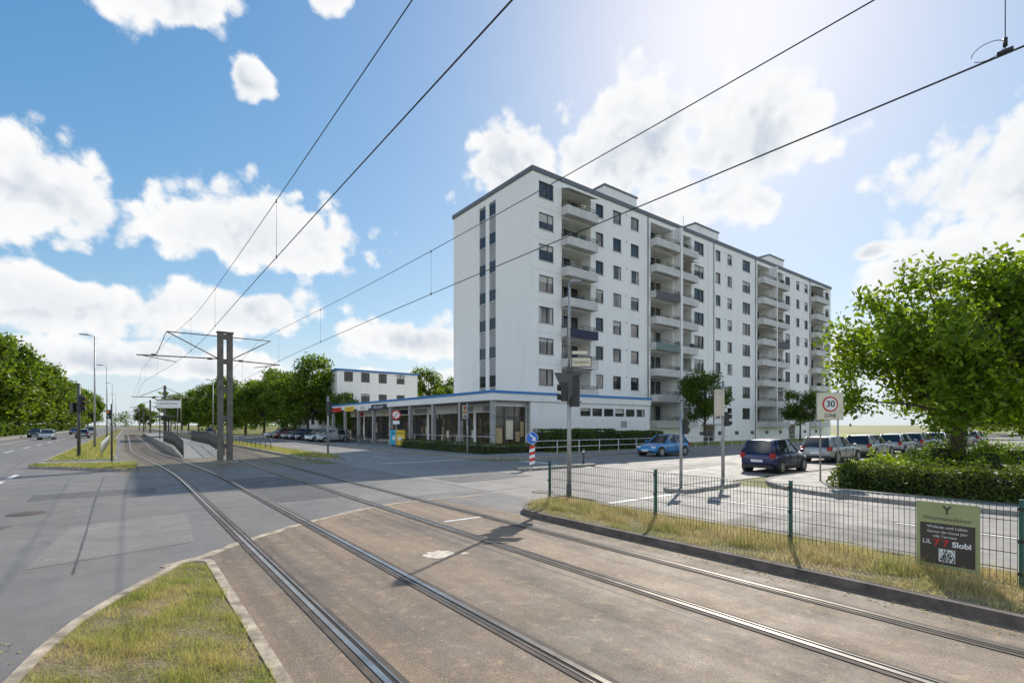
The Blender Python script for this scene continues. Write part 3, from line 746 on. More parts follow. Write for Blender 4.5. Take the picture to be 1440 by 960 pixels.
b.box('shop_frames', M['metaldark'], 22.4, 25.6, 31.53, 31.6, 2.7, 2.8); b.box('shop_header', M['white2'], 22.4, 25.6, 31.56, 31.7, 3.6, 3.98)
rr = random.Random(8)
for (u, wd_, z0_, z1_, mt) in ((22.7, .6, .7, 1.9, 'tan'), (23.65, .7, 1.0, 2.5, 'cream'), (24.62, .4, .8, 1.6, 'tan'), (25.1, .35, 1.2, 2.4, 'tan')):
    b.box('display_'+mt, M[mt], u, u+wd_, 31.585, 31.598, z0_, z1_)
XG = 24.4
b.box('shop_glass', M['shopglass'], XG, XG+.05, 31.7, PYE-.3, .45, 3.2); b.box('shop_sill', M['concrete'], XG-.05, XG+.2, 31.7, PYE-.3, .08, .45)
b.box('shop_header', M['greypanel'], XG-.08, XG+.2, 31.7, PYE-.3, 3.2, 3.98)
b.box('walls', M['white2'], XG+.2, PX2-1, PYE-.3, PYE-.1, 0, 3.98)
y = 32.2
while y < PYE-.5: b.box('shop_frames', M['metaldark'], XG-.06, XG, y-.05, y+.05, .1, 3.2); y += 1.25
cols = ['greypanel', 'greypanel', 'signwhite', 'greypanel', 'dkblue', 'cream', 'signwhite', 'red']
for i in range(8):
    y = 33+i*4.3; c = cols[i]
    b.box('shop_sign_'+c, M[c], XG-.16, XG-.082, y, y+2.6, 3.3, 3.75)
    for j in range(3):
        if rr.random() < .6: b.box('window_posters_'+str(j % 4), M[['cream', 'tan', 'greypanel'][j % 3]], XG-.02, XG-.005, y+j*1.1, y+j*1.1+rr.uniform(.2, .5), rr.uniform(.7, 1.3), rr.uniform(1.5, 2.3))
    if i > 1: b.box('open_doors', M['black'], XG-.03, XG-.021, y+1.3, y+2.9, .1, 2.7)
    if i % 2: b.box('wall_piers', M['white2'], XG-.12, XG-.061, y-.5, y-.1, .1, 3.2)
for (y, l, c) in ((50, 4, 'dkblue'), (55, 3.2, 'signwhite'), (59.5, 3.0, 'yellow'), (64, 3.4, 'red')):
    b.box('fascia_sign_'+c, M[c], PX-.1, PX-.003, y, y+l, 3.80, 4.35)
b.text('fascia_letters', M['signwhite'], 'GRILL & MARKT', .38, (PX-.105, 52, 4.06), (PI/2, 0, -PI/2))
b.text('fascia_letters', M['red'], 'BISTRO', .38, (PX-.105, 56.6, 4.06), (PI/2, 0, -PI/2))
b.text('fascia_letters', M['red'], 'BACKSHOP', .34, (PX-.105, 61, 4.06), (PI/2, 0, -PI/2))
for y in [30.97+i*4.6 for i in range(9)]: b.box('columns', M['concrete'], PX+.1, PX+.42, y, y+.32, .1, 3.98)
b.box('columns', M['concrete'], PX+.1+3.6, PX+.42+3.6, 30.97, 31.29, .1, 3.98)
b.box('arcade_floor', M['paving'], PX, XG, PY, PYE, .02, .135)
b.finish()
for (x, y) in ((20.6, 52), (20.4, 55.5), (20.7, 58.5)):
    b = B('cafe_table', (x, y, .12)); b.cyl('top', M['metaldark'], (0, 0, .72), (0, 0, .75), .4, n=16); b.cyl('leg', M['metaldark'], (0, 0, 0), (0, 0, .72), .03)
    for (cx, cy) in ((.75, 0), (-.75, .1)):
        b.box('chair_seats', M['metaldark'], cx-.2, cx+.2, cy-.2, cy+.2, .43, .47); s_ = 1 if cx > 0 else -1; b.box('chair_backs', M['metaldark'], cx+s_*.17, cx+s_*.21, cy-.2, cy+.2, .47, .9)
        for lx in (-.17, .17):
            for ly in (-.17, .17): b.cyl('chair_legs', M['metaldark'], (cx+lx, cy+ly, 0), (cx+lx, cy+ly, .43), .015, n=5)
    b.finish()

b = B('white_apartment_block')
ops = []
for k in range(3):
    z = 2.2+k*3.1
    for x in (24.9, 27.4, 30.1, 33): ops.append((x, x+1.3, z, z+1.4))
P4 = facade(b, 'walls', M['white'], (0, 72, 0), (1, 0, 0), (0, -1, 0), 23.9, 36.5, 0, 9.9, ops)
for a in ops: window(b, P4, *a[:4], mull=[.5], r=R)
P5 = facade(b, 'walls', M['white'], (23.9, 0, 0), (0, 1, 0), (-1, 0, 0), 72, 96, 0, 9.9, [(75+j*4, 76.6+j*4, 2.2+k*3.1, 3.6+k*3.1) for j in range(5) for k in range(3)])
for j in range(5):
    for k in range(3): window(b, P5, 75+j*4, 76.6+j*4, 2.2+k*3.1, 3.6+k*3.1, mull=[.5], r=R)
b.poly('walls', M['white'], [(36.5, 72, 0), (36.5, 96, 0), (36.5, 96, 9.9), (36.5, 72, 9.9)])
b.box('roof_edge', M['blue'], 23.7, 36.7, 71.8, 96.2, 9.9, 10.15); b.box('roof', M['roof'], 23.9, 36.5, 72, 96, 10.15, 10.2)
b.finish()

# ------------------------------------------------------------------ overhead line
mx, my = 4.5, 32.7
b = B('catenary_mast', (mx, my, 0))
for s in (-.235, .235):
    b.box('posts', M['mast'], s-.12, s+.12, -.12, .12, .12, 7.35)
    b.box('flanges', M['mast'], s-.14, s+.14, -.16, -.122, .12, 7.35); b.box('flanges', M['mast'], s-.14, s+.14, .122, .16, .12, 7.35)
for z in (.8, 2.4, 4.0, 5.6, 7.0): b.box('battens', M['mast'], -.115, .115, -.1, .1, z, z+.28)
b.box('cap', M['mast'], -.42, .42, -.2, .2, 7.35, 7.42); b.box('footing', M['kerb'], -.6, .6, -.45, .45, 0, .12)
b.path('arms', M['mast'], [(-4.05, 0, 5.8), (-.35, 0, 5.88)], .035); b.path('arms', M['mast'], [(.35, 0, 5.85), (2.9, 0, 5.75)], .035)
b.path('arms', M['mast'], [(-2.75, 0, 7.15), (2.4, 0, 7.15)], .03); b.path('arms', M['mast'], [(-2.75, 0, 7.15), (-.35, 0, 5.9)], .032)
b.path('arms', M['mast'], [(2.4, 0, 7.15), (.35, 0, 5.9)], .032); b.path('arms', M['mast'], [(-2.75, 0, 7.15), (-3.2, 0, 5.85)], .02)
b.path('arms', M['mast'], [(-3.9, 0, 5.8), (-2.3, 0, 5.55)], .022); b.path('arms', M['mast'], [(2.8, 0, 5.75), (1.5, 0, 5.5)], .022)
for x in (-.75, -3.3): b.cyl('insulators', M['insul'], (x-.12, 0, 5.85), (x+.12, 0, 5.85), .06, n=8)
b.cyl('insulators', M['insul'], (.7, 0, 5.84), (.95, 0, 5.84), .06, n=8)
b.finish()
for yy in (82, 132, 182, 240):
    b = B('catenary_mast', (4.2, yy, 0))
    b.box('post', M['mast'], -.15, .15, -.15, .15, 0, 7.4)
    b.path('arms', M['mast'], [(-3.6, 0, 5.8), (3.4, 0, 5.8)], .05); b.path('arms', M['mast'], [(-2.8, 0, 5.8), (-.1, 0, 7.2), (2.8, 0, 5.8)], .04)
    b.finish()
def wx(x0, y, side): return x0+( -1.35 if side < 0 else 1.0)*sst((y-22)/32)
def msg(y, lo, hi):
    if y < 32.7: return lo+(hi-lo)*((y-6)/26.7)**2
    k = ((y-32.7) % 50)/50; return hi-(hi-lo)*4*k*(1-k)
for x0, side, lo, zc in ((2.45, -1, 6.72, 5.52), (6.0, 1, 6.42, 5.33)):
    for nm in ('messenger', 'contact'):
        b = B('overhead_wire'); pts = []
        yy = -20
        while yy <= 240:
            z = msg(yy, lo, 7.12) if nm == 'messenger' else zc+(.05*math.sin(yy*.13))
            pts.append((wx(x0, yy, side), yy, z)); yy += 1.0 if yy < 60 else 10
        b.curve('wire', M['wire'], pts, .0075 if nm == 'messenger' else .0085)
        if nm == 'messenger':
            for yd in (11.1, 20, 27, 40, 48, 56, 64, 74):
                x = wx(x0, yd, side); zz = zc+.05*math.sin(yd*.13); b.cyl('droppers', M['wire'], (x, yd, zz), (x, yd, msg(yd, lo, 7.12)), .0035, n=4)
                b.cyl('clips', M['wire'], (x, yd, zz-.02), (x, yd, zz+.05), .014, n=6); b.cyl('clips', M['wire'], (x, yd, msg(yd, lo, 7.12)-.05), (x, yd, msg(yd, lo, 7.12)+.02), .012, n=6)
        b.finish()
b = B('wire_hanger', (6.0, .85, 0))
b.cyl('rod', M['wire'], (0, 0, 5.36), (0, 0, 6.62), .004, n=5)
b.cyl('clamp', M['wire'], (0, -.05, 5.355), (0, .05, 5.355), .022, n=8); b.cyl('insulator', M['black'], (0, 0, 5.40), (0, 0, 5.47), .016, n=8)
b.curve('loop', M['wire'], [(0, .11+.11*math.cos(2*PI*i/20), 5.42+.075*math.sin(2*PI*i/20)) for i in range(19)], .003)
b.finish()

# ------------------------------------------------------------------ tram stop
b = B('tram_platform')
b.hexa('ramp', M['paving'], [(2.9, 38, 0), (5.3, 38, 0), (5.55, 46, 0), (2.75, 46, 0), (2.9, 38, .02), (5.3, 38, .02), (5.55, 46, .5), (2.75, 46, .5)])
b.box('deck', M['paving'], 2.75, 5.55, 46.01, 125, 0, .5)
for x in (2.95, 5.25):
    y = 38.5
    while y < 60:
        z = .02+.48*min(1, (y-38)/8); b.cyl('railing_posts', M['metaldark'], (x, y, z), (x, y, z+1.05), .03, n=6)
        y += 1.4
    for h in (.5, 1.05): b.path('railing_bars', M['metaldark'], [(x, 38.5, .05+h), (x, 46, .5+h), (x, 60, .5+h)], .025)
    y = 38.6
    while y < 60:
        z = .02+.48*min(1, (y-38)/8); b.cyl('railing_infill', M['metaldark'], (x, y, z+.1), (x, y, z+1.05), .012, n=4); y += .14
b.finish()
b = B('tram_shelter', (4.1, 84, .5))
for y in (-5, 0, 5): b.cyl('posts', M['metaldark'], (.6, y, 0), (.6, y, 2.7), .06)
b.box('roof', M['metaldark'], -.9, 1.2, -6, 6, 2.7, 2.85); b.box('back_glass', M['carglass'], .62, .65, -5, 5, .3, 2.2); b.box('bench', M['orange'], .1, .5, -3, 3, .42, .48); b.box('bench_legs', M['metaldark'], .25, .35, -2.8, 2.8, .0, .42)
b.finish()
b = B('station_name_sign', (4.0, 71, .5), -.4)
b.box('board', M['signwhite'], -1.2, 1.2, -.05, .05, 3.6, 4.5); b.box('header', M['metaldark'], -1.25, 1.25, -.06, .06, 4.5, 4.6)
for x in (-.9, .9): b.cyl('posts', M['metaldark'], (x, 0, 0), (x, 0, 3.6), .05)
b.text('letters', M['black'], 'SEDANSTRASSE', .26, (0, -.052, 4.1), (PI/2, 0, 0)); b.finish()

def railing(name, pts, h, mat, sp=1.5, bars=(.5, 1.0), r=.022, z=.12):
    b = B(name)
    for i in range(len(pts)-1):
        a = Vector((*pts[i], z)); c = Vector((*pts[i+1], z)); L_ = (c-a).length; n = max(1, int(L_/sp))
        for k in range(n+1):
            p = a.lerp(c, k/n); b.cyl('posts', mat, p, p+Vector((0, 0, h)), r*1.2, n=6)
        for q in bars: b.cyl('rails', mat, a+Vector((0, 0, h*q)), c+Vector((0, 0, h*q)), r, n=6)
    return b.finish()
railing('dark_railing', [(9.3, 44), (9.3, 110)], 1.0, M['metaldark'], 2.0, (.35, .7, 1.0))
M['railwhite'] = simple('white_rail_paint', (.60, .60, .58), .5)
railing('pedestrian_railing', [(21.3, 25.4), (36, 25.4)], .95, M['railwhite'], 2.0, (.55, 1.0), .028)
railing('pedestrian_railing', [(38, 25.4), (60, 25.4)], .95, M['railwhite'], 2.0, (.55, 1.0), .028)
railing('ramp_railing', [(21.0, 29.6), (21.0, 42)], 1.15, M['railwhite'], 2.2, (.6, 1.0), .022)
railing('tram_side_railing', [(-1.2, 40), (-1.4, 70)], .9, M['metal'], 2.5, (1.0,), .02)

# ------------------------------------------------------------------ mesh fence with poster
b = B('mesh_fence')
fy = [9.82, 6.51, 3.82, 1.10, -1.6, -4.3]; fx = lambda y: 8.78
fz = .11
for y in fy:
    b.box('posts', M['green'], fx(y)-.03, fx(y)+.03, y-.02, y+.02, fz-.05, fz+1.10); b.box('post_caps', M['green'], fx(y)-.034, fx(y)+.034, y-.024, y+.024, fz+1.10, fz+1.115)
    for zz in (.2, .6, 1.0): b.box('clamps', M['black'], fx(y)-.05, fx(y)-.031, y-.03, y+.03, fz+zz-.02, fz+zz+.02)
for i in range(len(fy)-1):
    a, c = fy[i+1]+.03, fy[i]-.03
    n = int((c-a)/.0625)
    for k in range(n+1):
        y = a+(c-a)*k/n; x = fx(y)-.035; b.box('vertical_wires', M['fwire'], x-.003, x+.003, y-.003, y+.003, fz+.03, fz+1.06)
    for k in range(6):
        z = fz+.05+k*.2
        for dx in (-.042, -.028): b.cyl('horizontal_wires', M['fwire'], (fx(a)+dx, a, z), (fx(c)+dx, c, z), .004, n=4)
b.finish()
b = B('fence_poster', (8.73, 1.80, .22))
b.box('board', M['poster_green'], -.006, .0, -.33, .33, 0, .88)
b.box('panel', M['poster_brown'], -.009, -.0065, -.285, .285, .05, .60)
rot = (PI/2, 0, -PI/2)
b.text('title', M['poster_brown'], 'Weinmanufaktur', .075, (-.008, 0, .665), rot); b.text('emblem', M['poster_brown'], 'Y', .15, (-.008, 0, .78), rot, .004)
b.text('line_a', M['signwhite'], 'Wohnen und Leben', .052, (-.011, 0, .55), rot); b.text('line_b', M['signwhite'], 'Genuss das Ganze Jahr', .045, (-.011, 0, .485), rot)
b.text('line_c', M['signwhite'], 'inkl. Terrasse', .045, (-.011, .02, .425), rot); b.text('line_d', M['signwhite'], 'Slobi', .10, (-.011, -.15, .335), rot, .003)
b.text('line_e', M['red'], '7 7', .12, (-.011, .06, .335), rot, .004); b.text('line_f', M['signwhite'], 'LIL', .08, (-.011, .21, .34), rot)
b.box('qr_ground', M['signwhite'], -.011, -.0095, -.085, .085, .09, .26)
q = random.Random(4)
for i in range(13):
    for j in range(13):
        if q.random() < .5: b.box('qr_cells', M['black'], -.0125, -.0112, -.078+i*.012, -.0665+i*.012, .097+j*.012, .1085+j*.012)
for (yy, zz) in ((-.31, .86), (.31, .86), (-.31, .03), (.31, .03)): b.cyl('ties', M['black'], (-.012, yy, zz), (.04, yy, zz), .006, n=5)
b.finish()

# ------------------------------------------------------------------ signs, signals, lamps
def sig_head(b, x, y, z, back='black', yaw=0.0, n=3, s=1.0, plate=None):
    c, sn = math.cos(yaw), math.sin(yaw)
    T = lambda px, py, pz: (x+px*c-py*sn, y+px*sn+py*c, z+pz)
    h = .30*n*s; w_ = .15*s
    b.hexa('head_'+back, M[back], [T(-w_, 0, 0), T(w_, 0, 0), T(w_, .2*s, 0), T(-w_, .2*s, 0), T(-w_, 0, h), T(w_, 0, h), T(w_, .2*s, h), T(-w_, .2*s, h)])
    if plate:
        W = .30*s; b.hexa('backboard', M[plate], [T(-W, .08, -.12), T(W, .08, -.12), T(W, .10, -.12), T(-W, .10, -.12), T(-W, .08, h+.12), T(W, .08, h+.12), T(W, .10, h+.12), T(-W, .10, h+.12)])
    for i in range(n):
        zz = .15*s+.30*s*i
        b.cyl('hoods', M['black'], T(0, -.14*s, zz), T(0, -.003, zz), .105*s, .11*s, 12)
        b.cyl('lens_'+str(i), M[['dkgreen', 'orange', 'lamp_red'][i % 3]], T(0, -.145*s, zz), T(0, -.141*s, zz), .09*s, n=12)
    b.cyl('brackets', M['metaldark'], T(0, .1, h*.15), T(-.25*s, .1, h*.15), .02, n=5); b.cyl('brackets', M['metaldark'], T(0, .1, h*.85), T(-.25*s, .1, h*.85), .02, n=5)

CY = -math.radians(37.52)
b = B('street_lamp', (9.75, 10.1, .1), CY)
b.cyl('pole', M['metal'], (0, 0, 0), (0, 0, 3.6), .062, .055, 12); b.cyl('pole', M['metal'], (0, 0, 3.6), (0, 0, 5.95), .04, .03, 12)
b.cyl('base', M['metaldark'], (0, 0, 0), (0, 0, .4), .075, .07, 12)
b.path('arm', M['metal'], [(0, 0, 5.95), (.04, 0, 6.02), (.12, 0, 6.04)], .025)
b.hexa('luminaire', M['greypanel'], [(.04, -.1, 5.98), (.34, -.08, 6.0), (.34, .08, 6.0), (.04, .1, 5.98), (.07, -.07, 6.08), (.30, -.05, 6.06), (.30, .05, 6.06), (.07, .07, 6.08)])
b.box('street_name_plate', M['cream'], .08, .60, -.03, -.01, 3.66, 3.90); b.box('plate_border', M['black'], .06, .62, -.028, .0, 3.64, 3.92)
b.text('plate_letters', M['black'], 'GALLBIAN S..', .075, (.34, -.032, 3.78), (PI/2, 0, 0), .001)
b.box('plate_cap', M['cream'], .08, .50, -.03, -.01, 4.0, 4.09)
b.box('controller_box', M['metaldark'], -.1, .1, -.13, .1, 3.5, 3.62)
sig_head(b, .17, .06, 2.55, yaw=2.6, s=.95)
sig_head(b, -.20, .0, 2.70, yaw=-1.9, n=2, s=.85)
b.poly('give_way_back', M['metaldark'], [(-.42, -.11, 3.48), (.33, -.11, 3.48), (-.04, -.11, 2.62)])
b.poly('give_way_back', M['greypanel'], [(-.42, -.08, 3.48), (.33, -.08, 3.48), (-.04, -.08, 2.62)])
b.finish()

b = B('keep_right_sign', (15.5, 18.6, .1), CY)
b.cyl('pole', M['metal'], (0, 0, 0), (0, 0, 1.7), .035); b.cyl('disc_rim', M['signwhite'], (0, -.06, 1.42), (0, -.04, 1.42), .29, n=28); b.cyl('disc', M['signblue'], (0, -.075, 1.42), (0, -.062, 1.42), .27, n=28)
ar = [(-.13, .15), (.05, -.03), (-.04, -.12), (.17, -.16), (.15, .06), (.10, .02), (-.08, .20)]
b.poly('arrow', M['signwhite'], [(x, -.08, 1.42+z) for x, z in ar])
for i in range(6):
    b.hexa('stripe_'+('red' if i % 2 else 'white'), M['red' if i % 2 else 'signwhite'], [(-.13, -.07, .12+i*.15), (.13, -.07, .20+i*.15), (.13, -.05, .20+i*.15), (-.13, -.05, .12+i*.15), (-.13, -.07, .27+i*.15), (.13, -.07, .35+i*.15), (.13, -.05, .35+i*.15), (-.13, -.05, .27+i*.15)])
b.finish()
b = B('bollard', (19.0, 18.6, .1)); b.cyl('post', M['metaldark'], (0, 0, 0), (0, 0, .8), .05); b.cyl('band', M['signwhite'], (0, 0, .6), (0, 0, .7), .053); b.finish()

b = B('pedestrian_signal', (14.35, 9.65, .1), CY)
b.cyl('pole', M['metal'], (0, 0, 0), (0, 0, 2.45), .05, n=12); sig_head(b, .16, .05, 1.75, yaw=2.2, n=2, s=.8); b.finish()
b = B('traffic_light', (16.8, 9.6, .1), CY)
b.cyl('pole', M['metal'], (0, 0, 0), (0, 0, 3.6), .06, .05, 12); sig_head(b, -.16, -.02, 2.35, back='beige', yaw=2.9, s=1.05); sig_head(b, .2, .05, 2.0, back='black', yaw=1.6, n=2, s=.8)
b.finish()
b = B('traffic_light', (18.7, 29.4, .12), CY)
b.cyl('pole', M['metal'], (0, 0, 0), (0, 0, 3.5), .06, n=12); sig_head(b, -.18, -.05, 2.45, back='cream', yaw=.2, plate='black'); sig_head(b, .2, 0, 2.0, yaw=1.4, n=2, s=.8); b.finish()
b = B('traffic_light', (11.0, 35.0, .12), CY)
b.cyl('pole', M['metal'], (0, 0, 0), (0, 0, 4.0), .07, n=12); sig_head(b, .15, 0, 2.7, yaw=2.6); b.finish()
b = B('traffic_light', (-2.3, 41.3, .12), CY)
b.cyl('pole', M['metaldark'], (0, 0, 0), (0, 0, 4.6), .09, n=12); sig_head(b, .3, -.05, 2.9, yaw=2.1, plate='black'); sig_head(b, -.25, .0, 2.8, yaw=2.8, n=2); b.cyl('arm', M['metaldark'], (0, 0, 3.4), (.7, 0, 3.4), .05); b.finish()
b = B('tram_signal', (-.6, 35.6, .1), CY); b.cyl('pole', M['metaldark'], (0, 0, 0), (0, 0, 3.2), .05, n=10); sig_head(b, -.15, 0, 2.4, yaw=.3, n=2, s=.8); b.finish()

b = B('speed_zone_sign', (20.35, 7.5, .1), CY)
for x in (-.32, .32): b.cyl('posts', M['metal'], (x, .03, 0), (x, .03, 3.3), .03)
b.box('board', M['cream'], -.47, .47, -.03, 0, 2.25, 3.2); b.box('board_edge', M['greypanel'], -.49, .49, -.02, .01, 2.23, 3.22)
b.cyl('ring', M['red'], (0, -.045, 2.80), (0, -.032, 2.80), .28, n=30); b.cyl('face', M['signwhite'], (0, -.052, 2.80), (0, -.046, 2.80), .225, n=30)
b.text('numerals', M['black'], '30', .32, (0, -.056, 2.80), (PI/2, 0, 0), .006); b.text('zone', M['black'], 'ZONE', .16, (0, -.036, 2.38), (PI/2, 0, 0), .002); b.finish()
b = B('prohibition_sign', (19.3, 42.2, .1), CY)
b.cyl('pole', M['metal'], (0, 0, 0), (0, 0, 3.3), .035); b.cyl('ring', M['red'], (0, -.06, 2.95), (0, -.045, 2.95), .42, n=28); b.cyl('face', M['signwhite'], (0, -.07, 2.95), (0, -.061, 2.95), .31, n=28)
b.hexa('slash', M['red'], [(-.25, -.08, 2.72), (-.2, -.08, 2.68), (-.2, -.072, 2.68), (-.25, -.072, 2.72), (.2, -.08, 3.22), (.25, -.08, 3.18), (.25, -.072, 3.18), (.2, -.072, 3.22)])
b.box('plate', M['signwhite'], -.3, .3, -.06, -.04, 2.1, 2.42); b.finish()
for (nm, x, y, mt) in (('letter_box', 20.2, 43.2, 'yellow'), ('phone_kiosk', 20.3, 44.6, 'cyan')):
    b = B(nm, (x, y, .12), CY); b.box('body', M[mt], -.42, .42, -.3, .3, .15, 1.55); b.box('lid', M['metaldark'], -.44, .44, -.32, .32, 1.55, 1.62); b.box('slot', M['black'], -.25, .25, -.31, -.302, 1.2, 1.27); b.box('legs', M['metaldark'], -.3, .3, -.2, .2, 0, .15); b.box('label', M['signwhite'], -.2, .2, -.306, -.301, .6, .95); b.finish(bevel={'body': .03})

def lamp_post(x, y, h, z=.12):
    b = B('street_lamp', (x, y, z)); b.cyl('pole', M['metal'], (0, 0, 0), (0, 0, h), .10, .05, 10); b.path('arm', M['metal'], [(0, 0, h), (-.5, 0, h+.1)], .035)
    b.hexa('luminaire', M['greypanel'], [(-1.1, -.12, h+.06), (-.4, -.12, h+.04), (-.4, .12, h+.04), (-1.1, .12, h+.06), (-1.0, -.08, h+.16), (-.45, -.08, h+.16), (-.45, .08, h+.16), (-1.0, .08, h+.16)]); b.finish()
for (x, y, h) in ((-2.2, 59, 10), (-2.0, 88, 10), (-2, 125, 10), (-2, 170, 10), (-16, 70, 9), (11, 92, 9), (11, 150, 9)): lamp_post(x, y, h)

# ------------------------------------------------------------------ cars
def car(x, y, rz, paint, kind='hatch', name='parked_car', z=0.0, L_=None):
    P_ = {'hatch': dict(L=3.6, W=1.65, H=1.50), 'compact': dict(L=4.1, W=1.72, H=1.48), 'wagon': dict(L=4.6, W=1.78, H=1.49), 'van': dict(L=4.7, W=1.85, H=1.85)}[kind]
    Ln, W, H = P_['L'], P_['W'], P_['H']; hw = W/2
    belt = .93 if kind != 'van' else 1.05
    cow = {'hatch': .22, 'compact': .18, 'wagon': .17, 'van': .27}[kind]
    b = B(name, (x, y, z), rz)
    st = [(-.5, .42, belt-.22, .80), (-.485, .30, belt-.05, .90), (-.42, .22, belt, .96), (-.25, .20, belt, 1.0), (0, .20, belt, 1.0), (cow, .20, belt-.02, 1.0), (cow+.10, .20, belt-.08, .98), (.42, .22, belt-.17, .94), (.48, .26, belt-.30, .86), (.5, .34, belt-.42, .76)]
    q = b.p('body', paint); b.opts['body'] = 2
    rings = []
    for (fx_, zb, zt, wf) in st:
        w_ = hw*wf; xx = fx_*Ln; zm = zb+(zt-zb)*.55
        rings.append([(xx, -w_*.90, zb), (xx, -w_*.99, zb+.08), (xx, -w_, zm), (xx, -w_*.97, zt-.07), (xx, -w_*.86, zt), (xx, 0, zt+.02), (xx, w_*.86, zt), (xx, w_*.97, zt-.07), (xx, w_, zm), (xx, w_*.99, zb+.08), (xx, w_*.90, zb)])
    nr = len(rings[0])
    for r_ in rings: q[0].extend(r_)
    for i in range(len(rings)-1):
        for j in range(nr):
            k = (j+1) % nr; q[1].append((i*nr+j, (i+1)*nr+j, (i+1)*nr+k, i*nr+k))
    q[1].append(tuple(range(nr))); q[1].append(tuple((len(rings)-1)*nr+j for j in reversed(range(nr))))
    rear_b = -.475 if kind != 'compact' else -.46; rear_t = {'hatch': -.41, 'compact': -.37, 'wagon': -.41, 'van': -.45}[kind]; ft = {'hatch': .04, 'compact': .0, 'wagon': .0, 'van': .12}[kind]
    zb = belt-.03; zt = H-.05; wb = hw*.90; wt = hw*.70
    bt = [(rear_b*Ln, wb*.94), (-.1*Ln, wb), ((cow+.005)*Ln, wb*.93)]; tp = [(rear_t*Ln, wt*.95), (-.1*Ln, wt), (ft*Ln, wt*.95)]
    g = b.p('glazing', M['carglass']); n0 = len(g[0])
    ringb = [(x_, -w_, zb) for x_, w_ in bt]+[(x_, w_, zb) for x_, w_ in reversed(bt)]; ringt = [(x_, -w_, zt) for x_, w_ in tp]+[(x_, w_, zt) for x_, w_ in reversed(tp)]
    g[0].extend(ringb+ringt)
    for j in range(6): k = (j+1) % 6; g[1].append((n0+j, n0+k, n0+6+k, n0+6+j))
    rr_ = b.p('roof_panel', paint); n0 = len(rr_[0]); b.opts['roof_panel'] = 2
    rs = [(rear_t-.015, .90, -.035), (rear_t+.02, 1.0, .0), (-.2, 1.04, .05), (-.08, 1.04, .055), (ft-.04, 1.0, .02), (ft+.012, .93, -.03)]
    for (fx_, wf, dz) in rs:
        w_ = wt*wf*1.04; xx = fx_*Ln; rr_[0].extend([(xx, -w_, zt-.03+min(dz, 0)), (xx, -w_*.97, zt+.02+dz*.6), (xx, 0, zt+.04+dz), (xx, w_*.97, zt+.02+dz*.6), (xx, w_, zt-.03+min(dz, 0))])
    for i in range(5):
        for j in range(5): k = (j+1) % 5; rr_[1].append((n0+i*5+j, n0+(i+1)*5+j, n0+(i+1)*5+k, n0+i*5+k))
    rr_[1].append(tuple(n0+j for j in range(5))); rr_[1].append(tuple(n0+25+j for j in reversed(range(5))))
    for s in (-1, 1):
        def pil(a, c, r_, m): b.cyl('pillars_'+m.name[:3], m, (a[0], s*a[1], zb), (c[0], s*c[1], zt), r_, r_*.8, 6)
        pil(bt[2], tp[2], .045, paint); pil((bt[0][0], bt[0][1]), tp[0], .07, paint)
        pil((-.08*Ln, wb), (-.09*Ln, wt), .035, M['black'])
        if kind in ('wagon', 'van', 'compact'): pil((-.32*Ln, wb*.97), (-.30*Ln, wt*.98), .045, paint)
        else: pil((-.36*Ln, wb*.96), (-.33*Ln, wt*.96), .09, paint)
        for wxx in (-.32*Ln, .325*Ln):
            R_ = .31 if kind != 'hatch' else .285
            b.cyl('wheel_arches', M['black'], (wxx, s*(hw-.25), R_+.02), (wxx, s*(hw+.004), R_+.02), R_+.065, n=24)
            b.cyl('tyres', M['tyre'], (wxx, s*(hw-.2), R_), (wxx, s*(hw+.015), R_), R_, n=24)
            b.cyl('rims', M['rim'], (wxx, s*(hw+.0155), R_), (wxx, s*(hw+.022), R_), R_*.66, n=18)
            for a in range(5):
                an = a*2*PI/5; b.cyl('rim_gaps', M['black'], (wxx+math.cos(an)*R_*.42, s*(hw+.0225), R_+math.sin(an)*R_*.42), (wxx+math.cos(an)*R_*.42, s*(hw+.024), R_+math.sin(an)*R_*.42), R_*.13, n=8)
        b.box('mirrors', paint, cow*Ln-.18, cow*Ln-.02, min(s*(hw+.02), s*(hw+.18)), max(s*(hw+.02), s*(hw+.18)), belt-.02, belt+.12)
        b.box('door_lines', M['black'], -.085*Ln, -.08*Ln, min(s*(hw-.02), s*(hw+.003)), max(s*(hw-.02), s*(hw+.003)), .35, belt-.12)
        b.box('door_lines', M['black'], .155*Ln, .16*Ln, min(s*(hw-.02), s*(hw+.003)), max(s*(hw-.02), s*(hw+.003)), .35, belt-.15)
        b.box('door_handles', M['black'], -.06*Ln, -.02*Ln, min(s*(hw-.01), s*(hw+.015)), max(s*(hw-.01), s*(hw+.015)), belt-.2, belt-.17)
        b.box('sills', M['black'], -.2*Ln, .2*Ln, min(s*(hw-.08), s*(hw+.004)), max(s*(hw-.08), s*(hw+.004)), .17, .27)
        b.box('tail_lamps', M['lamp_red'], -.497*Ln, -.455*Ln, min(s*hw*.66, s*hw*.93), max(s*hw*.66, s*hw*.93), belt-.26, belt-.03)
        b.box('head_lamps', M['lamp_white'], .445*Ln, .484*Ln, min(s*hw*.50, s*hw*.86), max(s*hw*.50, s*hw*.86), belt-.36, belt-.23)
    b.box('bumper_rear', M['black'], -.503*Ln, -.46*Ln, -hw*.82, hw*.82, .24, .38); b.box('bumper_front', M['black'], .46*Ln, .500*Ln, -hw*.7, hw*.7, .25, .40)
    b.box('number_plate', M['signwhite'], -.508*Ln, -.499*Ln, -.26, .26, .50, .61); b.box('number_plate', M['signwhite'], .499*Ln, .506*Ln, -.26, .26, .36, .47)
    b.finish(bevel={'mirrors': .03, 'tail_lamps': .02, 'head_lamps': .02})

